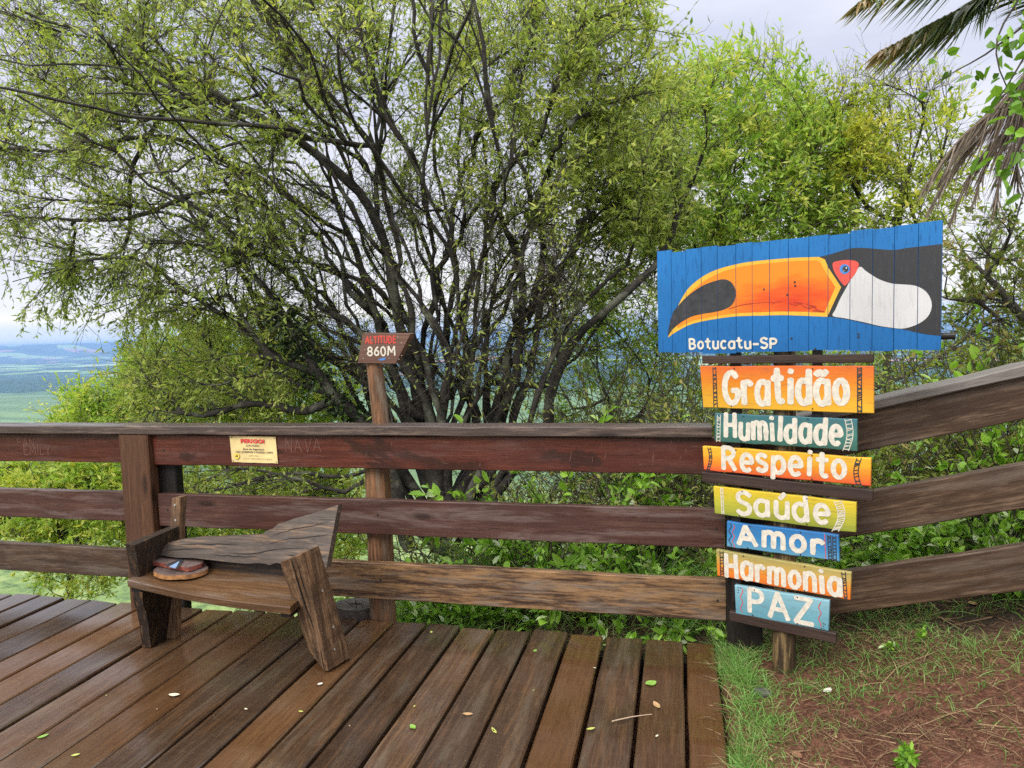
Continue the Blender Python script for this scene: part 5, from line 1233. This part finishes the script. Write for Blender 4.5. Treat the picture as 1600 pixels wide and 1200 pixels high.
# ------------------------------------------------------------------ shrubs and ground plants
def shrub(name, label, cat, base, n_stem, hgt, spread, leafm, leaf, per, tone, lean=(0, 0, 0), group=None, r=.006, side=3, up=.25, barkm=None, dry=0.0):
    base = np.array(base, float); o = thing(name, label, cat, tuple(base), group)
    ch = []; A = []; AD = []
    for k in range(n_stem):
        a = rng.uniform(0, 2*np.pi); d = unit(np.array([math.cos(a) * spread, math.sin(a) * spread, 1.0]) + np.array(lean) + rng.normal(size=3) * .1)
        l = hgt * rng.uniform(.55, 1.1); n = 8; p = base + np.array([rng.normal() * .05 * spread * hgt * 2, rng.normal() * .05 * spread * hgt * 2, 0]); pts = [p]; dd = d
        for i in range(n): dd = unit(dd + rng.normal(size=3) * .16 + np.array([0, 0, -.03])); pts.append(pts[-1] + dd * l / n)
        pts = np.array(pts); ch.append((pts, np.linspace(r, r * .35, n + 1))); A.append(pts[2:]); AD.append(np.gradient(pts, axis=0)[2:])
        for _ in range(side):
            i = rng.integers(2, n); d2 = unit(dd + rng.normal(size=3) * .8); ll = l * rng.uniform(.25, .5); q = [pts[i]]
            for _i in range(4): d2 = unit(d2 + rng.normal(size=3) * .2); q.append(q[-1] + d2 * ll / 4)
            q = np.array(q); ch.append((q, np.linspace(r * .5, r * .2, 5))); A.append(q); AD.append(np.gradient(q, axis=0))
    v, f = tubes(ch, 5); mesh_np('stem', [(v, f, 0, None)], [barkm or TWIG], o, smooth=[True])
    lp, ld, ix = leaf_on_twigs(A, AD, per, .9, up)
    if len(lp):
        n = len(lp); v, f, t = leaves6(lp, ld, leaf[0] * rng.uniform(.55, 1.25, n), leaf[1] * rng.uniform(.6, 1.2, n), np.clip(rng.normal(tone, .2, n), 0, 1), up=1.0, droop=.12)
        mesh_np('foliage', [(v, f, 0, t)], [leafm], o)
    return o
def bz(x, y): return float(bank_z(np.array([x]), np.array([y]))[0])
def bpt(x, y, Y):
    """foot of a plant on the bank under an image point at depth Y"""
    p = ony(x, y, Y); return (p[0], Y, bz(p[0], Y))
SH = 'broad leaved plants behind the railing'
shrub('broadleaf_bush', 'broad-leaved bush with pale leaf undersides behind the railing beside the big tree', 'bush', bpt(860, 900, 4.7), 26, 1.45, .55, BROAD, (.085,.052), 11, .62)
shrub('broadleaf_bush', 'broad-leaved bush directly left of the toucan panel and above the top rail', 'bush', bpt(985, 900, 5.2), 18, 1.35, .5, BROAD, (.08,.045), 8, .58)
shrub('dry_bush', 'tangled dry bush of bare twigs between the big tree and the toucan panel', 'bush', bpt(1010, 900, 5.9), 60, 2.2, .42, OLIVE, (.05,.022), 5, .7, side=8, r=.007)
shrub('dry_bush', 'olive twiggy bush hidden partly by the word boards', 'bush', bpt(1120, 900, 5.4), 40, 1.7, .5, OLIVE, (.05,.024), 8, .7, side=7)
shrub('olive_bush', 'olive bush seen above the sloping cap rail beside the word boards', 'bush', bpt(1420, 700, 5.2), 40, 1.35, .6, OLIVE, (.055,.02), 13, .74, side=6)
shrub('olive_bush', 'olive bush at the right edge above the sloping railing', 'bush', bpt(1570, 700, 4.8), 34, 1.35, .5, OLIVE, (.055,.024), 12, .72, side=6)
shrub('pale_leaved_shrub', 'shrub with large pale green leaves under the dead palm fronds at the right edge', 'shrub', bpt(1570, 700, 4.3), 15, 1.5, .35, BROAD, (.075,.045), 9, .66)
shrub('pale_leaved_shrub', 'leafy shrub between the top and middle sloping boards at the right edge', 'shrub', bpt(1530, 760, 4.3), 14, .75, .7, BROAD, (.058,.036), 8, .62)
shrub('pale_leaved_shrub', 'leafy shrub between sloping boards just right of the word Respeito', 'shrub', bpt(1400, 800, 4.3), 14, .66, .7, BROAD, (.058,.036), 8, .62)
# low sprawling plants: many seen between the boards
low = [(1390,850,4.0,'leafy creeper between the lower sloping boards beside the word Amor'),(1480,840,3.95,'leafy creeper between the lower sloping boards near the middle of the slope'),(1575,815,3.9,'leafy creeper between the lower sloping boards at the right edge'),(1335,870,4.0,'leafy creeper poking out beside the word Saúde')]
for k, (x, y, Y, lab) in enumerate(low):
    shrub('creeper_plant', lab, 'plant', bpt(x, y, Y), 16, .50, .8, BROAD, (.055,.040), 8, .68, group=None, r=.004, side=2)
lowl = [(700,'leafy plant behind the middle rail just right of the big trunk'),(770,'leafy plant above the middle rail under the broadleaf bush'),(930,'leafy plant above the middle rail below the dry bush'),(735,'leafy plant behind the lower rail left of its grey stain'),(800,'leafy plant behind the lower rail above its grey stain'),(905,'leafy plant behind the rails right of the grey stain'),(985,'leafy plant behind the rails under the toucan beak'),(1060,'leafy plant behind the rails next to the word boards'),(660,'leafy plant behind the rails just right of the round post'),(545,'leafy plant behind the broken bench backrest')]
for k, (x, lab) in enumerate(lowl):
    shrub('leafy_plant', lab, 'plant', bpt(x, 930, 4.05 + .12 * (k % 3)), 9, .52, .7, BROAD, (.066,.040), 7, .60, r=.004, side=2)
small = [(640,968,3.62,'small leafy sprig at the deck edge beside the round post'),(720,970,3.62,'small leafy sprig at the deck edge under the grey stain'),(790,975,3.62,'small leafy sprig in the dark soil just behind the middle boards'),(950,985,3.62,'small leafy sprig behind the deck end under the knot in the lower rail'),(1040,985,3.60,'wide-leaved sprig behind the deck end nearest the corner post'),(1120,965,3.60,'small leafy sprig at the foot of the corner post')]
for x, y, Y, lab in small:
    shrub('leafy_sprig', lab, 'plant', bpt(x, y, Y), 6, .20, .8, BROAD, (.06,.032), 7, .66, r=.0025, side=1)
shrub('leafy_sprig', 'small upright seedling growing in the red earth near the bottom edge', 'plant', tuple(onz(1423,1190,.12)[:2]) + (bz(*onz(1423,1190,.12)[:2]),), 5, .075, .5, BROAD, (.034,.018), 7, .45, r=.002, side=1)
shrub('leafy_sprig', 'small seedling in the grass under the sloping railing', 'plant', tuple(onz(1440,985,.2)[:2]) + (bz(*onz(1440,985,.2)[:2]),), 3, .07, .8, BROAD, (.03,.018), 5, .62, r=.002, side=1)
shrub('leafy_sprig', 'small seedling in the grass right of the lowest word board', 'plant', tuple(onz(1395,1005,.15)[:2]) + (bz(*onz(1395,1005,.15)[:2]),), 3, .06, .9, BROAD, (.03,.018), 5, .64, r=.002, side=1)

# grass clumps (bladed plants)
def blades(P, D, Ln, Wd, tone, seg=3, droop=.35):
    n = len(P); D = unit(D); S = unit(np.cross(D, rng.normal(size=(n, 3)))); rows = []
    az = D.copy(); az[:, 2] = 0; az = unit(az)
    for i in range(seg + 1):
        u = i / seg; c = P + D * (Ln * u)[:, None] + (az * .6 + np.array([0, 0, -1.0])) * (Ln * droop * u * u)[:, None]
        wv = (Wd * (1 - u) ** .7 * .5 + .0001)[:, None]; rows += [c - S * wv, c + S * wv]
    V = np.stack(rows, 1).reshape(-1, 3); k = 2 * (seg + 1); o = np.arange(n)[:, None, None] * k
    q = np.array([[2*i, 2*i+1, 2*i+3, 2*i+2] for i in range(seg)])[None]
    return V, (o + q).reshape(-1, 4), np.repeat(tone, k)
def clump(name, label, base, n, hgt, mat=None, wd=.008, tone=.45, spr=.7):
    base = np.array(base, float); o = thing(name, label, 'grass clump', tuple(base))
    P = base + rng.normal(size=(n, 3)) * np.array([.06, .06, 0.0]); D = rng.normal(size=(n, 3)) * spr; D[:, 2] = 1
    v, f, t = blades(P, D, hgt * rng.uniform(.5, 1.1, n), np.full(n, wd), np.clip(rng.normal(tone, .22, n), 0, 1), 4, .4)
    mesh_np('foliage', [(v, f, 0, t)], [mat or GRASS], o)
clump('grass_clump', 'tall clump of narrow grass leaves right of the big tree trunk', bpt(775, 700, 5.2), 150, 1.25, wd=.011, tone=.45, spr=.4)
clump('grass_clump', 'long grass clump behind the rails left of the word Harmonia', bpt(1085, 920, 4.0), 130, .55, wd=.009, tone=.4)
clump('grass_clump', 'long grass clump behind the rails under the word Gratidão', bpt(1020, 760, 4.6), 160, .8, wd=.008, tone=.5)
clump('grass_clump', 'long dry grass clump behind the middle rail below the broadleaf bush', bpt(860, 800, 4.5), 150, .75, wd=.007, tone=.75)
clump('grass_clump', 'dark grass clump behind the sloping railing near its top', bpt(1560, 720, 4.2), 170, .85, wd=.009, tone=.3)

# undergrowth: uncountable ground cover on the bank behind the railing
n = 15000
x = rng.uniform(-2.6, 5.5, n); y = 3.62 + np.abs(rng.normal(0, 1.3, n)); keep = (y < 8) & ~((x > -1.2) & (y < 4.25) & (rng.random(n) < .88)); x, y = x[keep], y[keep]; n = len(x)
z = bank_z(x, y); pt = fbm(x * 1.7, y * 1.7, 3, 31); keep = pt > .36; x, y, z = x[keep], y[keep], z[keep]; n = len(x)
P = np.stack([x, y, z + rng.uniform(.0, .22, n)], 1)
D = rng.normal(size=(n, 3)); D[:, 2] = np.abs(D[:, 2]) * .6 + .1
v, f, t = leaves6(P, D, rng.uniform(.025, .07, n), rng.uniform(.014, .038, n), np.clip(rng.normal(.5, .22, n), 0, 1), up=.8)
nb_ = 26000; x = rng.uniform(-2.2, 5.5, nb_); y = 3.6 + np.abs(rng.normal(0, 1.2, nb_)); kp = ~((x > -1.2) & (y < 4.25) & (rng.random(nb_) < .85)); x, y = x[kp], y[kp]; nb_ = len(x); Pb = np.stack([x, y, bank_z(x, y)], 1); Db = rng.normal(size=(nb_, 3)) * .7; Db[:, 2] = 1
v2, f2, t2 = blades(Pb, Db, rng.uniform(.08, .42, nb_), np.full(nb_, .005), np.where(rng.random(nb_) < .45, rng.uniform(.85, 1.0, nb_), np.clip(rng.normal(.45, .25, nb_), 0, 1)), 3, .35)
o = mesh_np('undergrowth', [(v, f, 0, t), (v2, f2, 1, t2)], [BROAD, GRASS]); tag(o, 'mixed green undergrowth covering the bank behind the railing', 'undergrowth', kind='stuff')
# the tangle of twiggy growth that closes the view between the boards
ch = []; A = []; AD = []
for k in range(520):
    x = rng.uniform(-2.3, 3.2); y = rng.uniform(4.5, 7.6); h = (rng.uniform(.5, 1.05) if x < -.7 else rng.uniform(.7, 1.6)) + .10 * (y - 4.5); b = np.array([x, y, float(bank_z(np.array([x]), np.array([y]))[0]) - .05])
    d = unit(np.array([rng.normal() * .4, rng.normal() * .4, 1.0])); q = [b]
    for i in range(8): d = unit(d + rng.normal(size=3) * .2 + np.array([0, 0, -.02])); q.append(q[-1] + d * h / 8)
    q = np.array(q); ch.append((q, np.linspace(.007, .002, 9))); A.append(q[2:]); AD.append(np.gradient(q, axis=0)[2:])
    for _ in range(6):
        i = rng.integers(2, 9); d2 = unit(d + rng.normal(size=3)); l = h * rng.uniform(.2, .45); g = [q[i]]
        for _i in range(4): d2 = unit(d2 + rng.normal(size=3) * .25); g.append(g[-1] + d2 * l / 4)
        g = np.array(g); ch.append((g, np.linspace(.0035, .0012, 5))); A.append(g); AD.append(np.gradient(g, axis=0))
v0, f0 = tubes(ch, 4); lp, ld, ix = leaf_on_twigs(A, AD, list(np.maximum(0, np.round(rng.gamma(.7, 6.0, len(A)))).astype(int)), .9, .2); n = len(lp)
v, f, t = leaves6(lp, ld, rng.uniform(.025, .058, n), rng.uniform(.012, .026, n), np.clip(rng.normal(.6, .24, n) + (fbm(lp[:, 0] * 1.3, lp[:, 1] * 1.3, 2, 17) - .4) * .7, 0, .9), up=.8)
o = mesh_np('thicket', [(v, f, 0, t), (v0, f0, 1, None)], [OLIVE, TWIG]); tag(o, 'twiggy green thicket filling the bank behind the railing', 'thicket', kind='stuff')
# leaf litter and dead sticks on the dark soil
n = 6000; x = rng.uniform(-2, 4, n); y = 3.55 + np.abs(rng.normal(0, .8, n)); P = np.stack([x, y, bank_z(x, y) + .006], 1); D = rng.normal(size=(n, 3)); D[:, 2] *= .15
v, f, t = blades(P, D, rng.uniform(.03, .22, n), rng.uniform(.002, .007, n), np.clip(rng.normal(.4, .3, n), 0, 1), 2, .0)
o = mesh_np('leaf_litter', [(v, f, 0, t)], [STRAW]); tag(o, 'brown leaf litter and dead sticks on the dark soil behind the railing', 'leaf litter', kind='stuff')

# lawn grass beside the deck and around the signpost
def lawn(n, fx, fy, dens, h, tone, name, label, mat, dry=False):
    x = rng.uniform(*fx, n); y = rng.uniform(*fy, n); keep = rng.random(n) < dens(x, y); x, y = x[keep], y[keep]; m = len(x)
    P = np.stack([x, y, bank_z(x, y) - .004], 1); D = rng.normal(size=(m, 3)) * (.55 if not dry else 1.0); D[:, 2] = 1.0 if not dry else np.abs(D[:, 2]) * .12
    if dry: P[:, 2] += .008
    hh = rng.uniform(h[0], h[1], m) * (.6 + .8 * fbm(x * 5, y * 5, 2, 77))
    v, f, t = blades(P, D, hh, rng.uniform(.0018, .0042, m), np.clip(rng.normal(tone, .24, m) + (fbm(x*2, y*2, 2, 5) - .4) * .4, 0, 1), 3, .35 if not dry else .02)
    o = mesh_np(name, [(v, f, 0, t)], [mat]); tag(o, label, name.replace('_', ' '), kind='stuff')
def gd(x, y):
    edge = np.exp(-((x - .27 - .03*np.sin(y*9)) / .085) ** 2) * smooth(1.6, 2.4, y) * (.45 + .55 * smooth(.35, .55, fbm(x*6, y*6, 3, 12)))
    mid = .36 * smooth(2.55, 3.1, y) * smooth(.40, .58, fbm(x * 3.2, y * 3.2, 3, 41) + .10) * smooth(2.3, 1.2, x)
    mid = mid + .13 * smooth(2.0, 2.6, y) * smooth(.46, .6, fbm(x * 4.5, y * 4.5, 3, 52)) 
    return np.clip(edge + mid, 0, 1) * (x > .13 + .05 * fbm(x*20, y*20, 2, 3))
lawn(90000, (.1, 3.2), (1.2, 3.7), gd, (.03, .11), .60, 'grass', 'short green grass along the deck edge and around the signpost', GRASS)
lawn(26000, (.09, .52), (1.3, 3.55), lambda x, y: np.exp(-((x - .25 - .03*np.sin(y*7) - .03*np.sin(y*19) - .05 * (fbm(y*4, y*0, 3, 9) - .5)) / .07) ** 2) * (.25 + .75 * smooth(.36, .56, fbm(x*7, y*7, 3, 12))), (.05, .15), .66, 'grass', 'bright green grass tufts hugging the last deck board', GRASS)
lawn(44000, (.2, 3.4), (1.1, 3.7), lambda x, y: .08 + .55 * smooth(.42, .6, fbm(x * 2.6 + y, y * 2.6, 3, 61)), (.03, .12), .5, 'dry_straw', 'dry straw and pine needles scattered over the red earth', STRAW, dry=True)
# long dead strands raked across the slope
ch = []
for k in range(150):
    p = np.array([rng.uniform(.45, 2.6), rng.uniform(1.2, 3.3)]); a = rng.normal(.45, .35); l = rng.uniform(.12, .7); q = []
    for i in range(7): q.append((p[0], p[1], float(bank_z(p[0:1], p[1:2])[0]) + .006 + .008 * math.sin(i * 1.1 + k))); a += rng.normal(0, .16); p = p + np.array([math.cos(a), math.sin(a)]) * l / 6
    ch.append((np.array(q), np.linspace(rng.uniform(.0012, .0030), .0006, 7)))
v, f = tubes(ch, 4); o = mesh_np('dead_strands', [(v, f, 0, np.repeat(np.clip(rng.normal(.6, .2, 150), 0, 1), 28))], [STRAW]); tag(o, 'long dead straw strands and roots lying over the red earth', 'dead straw', kind='stuff')
n = 5200; x = rng.uniform(.3, 3.2, n); y = rng.uniform(1.1, 3.6, n); kp = rng.random(n) < .25 + .75 * smooth(.42, .58, fbm(x*3, y*3, 3, 91)); x, y = x[kp], y[kp]; n = len(x)
P = np.stack([x, y, bank_z(x, y) + .006], 1); D = rng.normal(size=(n, 3)); D[:, 2] *= .25
v, f, t = leaves4(P, D, rng.uniform(.006, .030, n), rng.uniform(.004, .013, n), np.clip(rng.normal(.35, .28, n), 0, 1), up=2.0)
o = mesh_np('leaf_litter', [(v, f, 0, t)], [STRAW]); tag(o, 'small brown leaf flakes littering the red earth', 'leaf litter', kind='stuff')
# straw roots fringing onto the last deck board
n = 120; y = rng.uniform(1.6, 3.35, n); P = np.stack([rng.uniform(.10, .22, n), y, np.full(n, .008)], 1); D = np.stack([-np.abs(rng.normal(.8, .4, n)), rng.normal(0, .5, n), rng.uniform(0, .15, n)], 1)
v, f, t = blades(P, D, rng.uniform(.015, .11, n) * rng.uniform(.4, 1, n), rng.uniform(.0012, .003, n), np.clip(rng.normal(.5, .3, n), 0, 1), 3, .03)
o = mesh_np('dry_runners', [(v, f, 0, t)], [STRAW]); tag(o, 'dry grass runners creeping from the turf onto the last deck board', 'dry grass', kind='stuff')

# ------------------------------------------------------------------ palm: crown just outside the frame at the right
pc = ony(1735, 40, 4.1)
pm = thing('palm_tree', 'palm with green fronds above and a skirt of dead brown fronds at the right edge', 'palm tree', (pc[0] + .1, 4.2, bz(pc[0] + .1, 4.2)))
tr_ = catmull([(pc[0] + .15, 4.25, bz(pc[0], 4.2) - .1), (pc[0] + .12, 4.2, 1.4), (pc[0] + .02, 4.12, pc[2])], .12)
v, f = tubes([(tr_, np.linspace(.135, .11, len(tr_)) * (1 + .07 * np.sin(np.arange(len(tr_)) * 2.6)))], 14)
mesh_np('trunk', [(v, f, 0, None)], [BARKG], pm, smooth=[True])
def frond(pts, n, ll, mat, droop, tipbrown, w=.016, spread=1.0, rr=.012):
    C = catmull(pts, .03); m = len(C); T_ = unit(np.gradient(C, axis=0))
    v1, f1 = tubes([(C, np.linspace(rr, rr * .25, m))], 5)
    u = rng.uniform(.12, 1.0, n) ; i = np.minimum((u * (m - 1)).astype(int), m - 1); P = C[i]; t = T_[i]
    sd = unit(np.cross(t, np.array([0, 0, 1.0]))); sg_ = rng.choice([-1.0, 1.0], n)[:, None]
    D = t * .9 + sd * sg_ * spread * .75 + rng.normal(size=(n, 3)) * .14 + np.array([0, 0, -droop])
    Ln = ll * np.sin(np.pi * np.clip(.18 + .75 * u, 0, 1)) * rng.uniform(.75, 1.15, n)
    v2, f2, tt = blades(P, D, Ln, np.full(n, w), np.clip(rng.normal(.32, .16, n) + tipbrown * smooth(.55, 1.0, u), 0, 1), 4, .28)
    return mesh_np('frond', [(v1, f1, 0, np.full(len(v1), .6)), (v2, f2, 0, tt)], [mat], pm)
frond([pc, ony(1620,-40,4.0), ony(1500,15,3.9), ony(1425,55,3.85), ony(1375,82,3.8)], 420, .34, PALMG, .25, .6, w=.019)
frond([pc, ony(1640,-110,3.8), ony(1510,-75,3.7), ony(1400,-25,3.6), ony(1338,8,3.5)], 380, .34, PALMG, .2, .5, w=.019)
frond([pc, ony(1700,-200,4.2), ony(1600,-260,4.4), ony(1500,-260,4.6)], 160, .4, PALMG, .2, .2)
frond([pc, ony(1800,-200,3.8), ony(1900,-200,3.6), ony(2000,-120,3.4)], 160, .4, PALMG, .2, .2)
for k in range(10):
    x1, y1 = [(1450,330),(1485,345),(1520,320),(1470,280),(1555,330),(1500,250),(1590,300),(1440,300),(1530,215),(1560,270),(1465,240),(1510,300),(1580,240),(1545,180)][k]
    Yk = 4.0 + rng.uniform(-.15, .2)
    fr_ = frond([pc, ony(1670 - k*4, 20 + 8*k, Yk), ony((1640 + x1)/2 + 25, y1*.45 + 25, Yk), ony((1600 + x1*2)/3, y1*.75, Yk), ony(x1, y1, Yk)], 120, .25, PALMD, .5, .15, w=.010, spread=.4)
    fr_['label'] = 'dead brown frond hanging in the skirt'
# climbing vine hanging in front of the palm
vn = thing('climbing_vine', 'climbing vine with broad green leaves hanging at the upper right edge', 'vine', tuple(ony(1640, -60, 3.2)))
ch = [(catmull(P3(s), .06), None) for s in ([(1630,-60,3.2),(1585,10,3.2),(1558,60,3.2),(1562,110,3.2),(1590,170,3.2)], [(1640,20,3.1),(1600,90,3.1),(1570,140,3.1),(1545,175,3.1)], [(1650,120,3.1),(1600,200,3.0),(1580,260,3.0),(1560,250,3.0)], [(1660,150,3.1),(1620,230,3.1),(1590,290,3.1)], [(1600,40,3.2),(1540,85,3.3),(1495,110,3.4),(1460,130,3.4)], [(1650,200,3.2),(1600,160,3.2),(1560,170,3.2)])]
ch = [(c, np.linspace(.005, .002, len(c))) for c, _ in ch]
v, f = tubes(ch, 5); mesh_np('stem', [(v, f, 0, None)], [TWIG], vn)
A = [c for c, _ in ch]; lp, ld, ix = leaf_on_twigs(A, [np.gradient(a, axis=0) for a in A], [24, 24, 28, 22, 12, 16], .9, -.1); lp = lp + rng.normal(size=lp.shape) * .06
n = len(lp); v, f, t = leaves6(lp, ld, rng.uniform(.03, .075, n), rng.uniform(.02, .045, n), np.clip(rng.normal(.38, .18, n), 0, .7), up=.6)
mesh_np('foliage', [(v, f, 0, t)], [BROAD], vn)

# ------------------------------------------------------------------ small things lying about
def fallen(px, size, tone, label, aspect=.5, zed=None, group=None, curl=.12):
    p = onz(px[0], px[1], 0.004)
    if px[0] > 1160:
        for _ in range(6): p = onz(px[0], px[1], bz(p[0], p[1]) + .006)
    a = rng.uniform(0, 6.28); n = 9; mb = MB(); L_ = size; W_ = size * aspect; vs = []
    for i in range(n):
        u = i / (n - 1); wv = W_ * .5 * math.sin(math.pi * min(1, u * .95 + .03)) ** .8; zz = curl * L_ * (u - .5) ** 2
        for sgn in (-1, 0, 1): vs.append(((u - .5) * L_, sgn * wv, zz + abs(sgn) * curl * W_ * .3 + .0015))
    mb.add(vs, [(3*i + q, 3*i + q + 1, 3*i + q + 4, 3*i + q + 3) for i in range(n - 1) for q in (0, 1)])
    me_mat = FALLM[tone]
    o = mb.build('fallen_leaf', me_mat, None, Matrix.Translation(Vector(p)) @ Matrix.Rotation(a, 4, 'Z'), fix=False)
    return tag(o, label, 'leaf', group)
FALLM = {'pale': plain('pale dead leaf', (.62,.60,.42), .6, .2, 60), 'green': plain('fresh fallen leaf', (.20,.36,.06), .5, .25, 60), 'lime': plain('lime fallen leaf', (.42,.46,.10), .5, .2, 60), 'tan': plain('tan dead leaf', (.42,.26,.12), .7, .25, 60), 'white': plain('bleached leaf', (.66,.62,.54), .7, .2, 60), 'brown': plain('brown dead leaf', (.20,.09,.05), .7, .3, 60)}
G = 'leaves fallen on the deck'
for px, s, tn, lab, asp in [((272,1086),.050,'pale','pale leaf lying alone on the deck in front of the bench',.5), ((67,1151),.040,'green','green leaf in a deck gap near the lower left corner',.5), ((118,1180),.030,'lime','yellowish scrap of leaf near the lower left corner',.5),
    ((731,1116),.042,'tan','tan oval leaf on the middle deck boards',.5), ((772,1142),.045,'lime','yellow green slim leaf on the deck right of the tan oval leaf',.3), ((923,1139),.036,'lime','small lime leaf on the deck left of a gap',.4), ((645,1136),.038,'green','small green leaf below the bench leg on the deck',.6),
    ((1017,1068),.055,'green','green star shaped leaf on the deck near the corner post',.8), ((1026,1102),.055,'tan','curled dry tan leaf beside the thin twig',.45), ((836,1017),.026,'green','tiny bright green leaf near the far end of the split board',.7), ((674,988),.026,'lime','tiny lime leaf at the far end of the deck right of the round post',.5),
    ((500,1069),.026,'white','white scrap just below the foot of the bench leg',.7), ((470,1112),.022,'lime','small pale fleck below the bench leg',.5), ((1293,1079),.055,'white','bleached white leaf lying on the red earth',.5), ((1245,1180),.045,'brown','brown curled leaf on the earth near the bottom edge',.8), ((1520,943),.045,'tan','round orange brown leaf under the sloping railing',.9), ((1350,1058),.06,'brown','dark curled leaf right of the signpost foot',.4)]:
    fallen(px, s, tn, lab, asp)
FL = 'pale flecks scattered on the deck'
first = None
for k in range(10):
    px = (rng.uniform(60, 1090), rng.uniform(1010, 1190)); 
    if 190 < px[0] < 560 and px[1] < 1060: continue
    o = fallen(px, rng.uniform(.010, .020), ['lime', 'pale', 'tan'][k % 3], 'tiny dry fleck scattered on the wet deck boards', .5, group=FL); o.name = 'leaf_fleck'; o['category'] = 'fleck'
p0, p1 = onz(956,1127,.006), onz(1019,1116,.006)
tw = thing('twig', 'thin pale twig lying across a deck gap', 'twig', tuple(p0)); v, f = tubes([(catmull([p0, (p0+p1)/2 + np.array([0,.004,.002]), p1], .03), np.linspace(.0028, .0016, len(catmull([p0, (p0+p1)/2, p1], .03))))], 6)
mesh_np('stick', [(v, f, 0, None)], [plain('pale twig', (.40,.29,.19), .7, .2, 60)], tw)
def stone(px, r, c, label):
    p = onz(px[0], px[1], 0)
    for _ in range(5): p = onz(px[0], px[1], bz(p[0], p[1]))
    bm = bmesh.new(); bmesh.ops.create_icosphere(bm, subdivisions=3, radius=r)
    for q in bm.verts:
        k = 1 + .35 * (fbm(np.array([q.co.x*40+9]), np.array([q.co.y*40 + q.co.z*31]), 3, 4)[0] - .45); q.co = Vector((q.co.x*1.25, q.co.y*.9, q.co.z*.6)) * k
    me = bpy.data.meshes.new('stone'); bm.to_mesh(me); bm.free(); me.materials.append(plain('stone', c, .7, .3, 50, bump=.4))
    o = place(bpy.data.objects.new('stone', me), None, Matrix.Translation((p[0], p[1], p[2] + r*.25))); tag(o, label, 'stone')
stone((1192,1085), .032, (.07,.062,.06), 'dark stone in the grass in front of the signpost foot')

# ------------------------------------------------------------------ the air: everything far fades to blue
mb = MB(); S = 26000.0
mb.box((-S, -S, -DROP - 75), (S, S, 40.0))
hm = bpy.data.materials.new('haze'); hm.use_nodes = True; hn = hm.node_tree; hn.nodes.clear()
pv = hn.nodes.new('ShaderNodeVolumePrincipled'); pv.inputs['Color'].default_value = (0.36, 0.60, 1.0, 1); pv.inputs['Density'].default_value = 0.95e-4; pv.inputs['Anisotropy'].default_value = 0.0
ho = hn.nodes.new('ShaderNodeOutputMaterial'); hn.links.new(pv.outputs[0], ho.inputs['Volume'])
hz = mb.build('haze', hm); tag(hz, 'pale blue air over the valley', 'haze', kind='stuff')
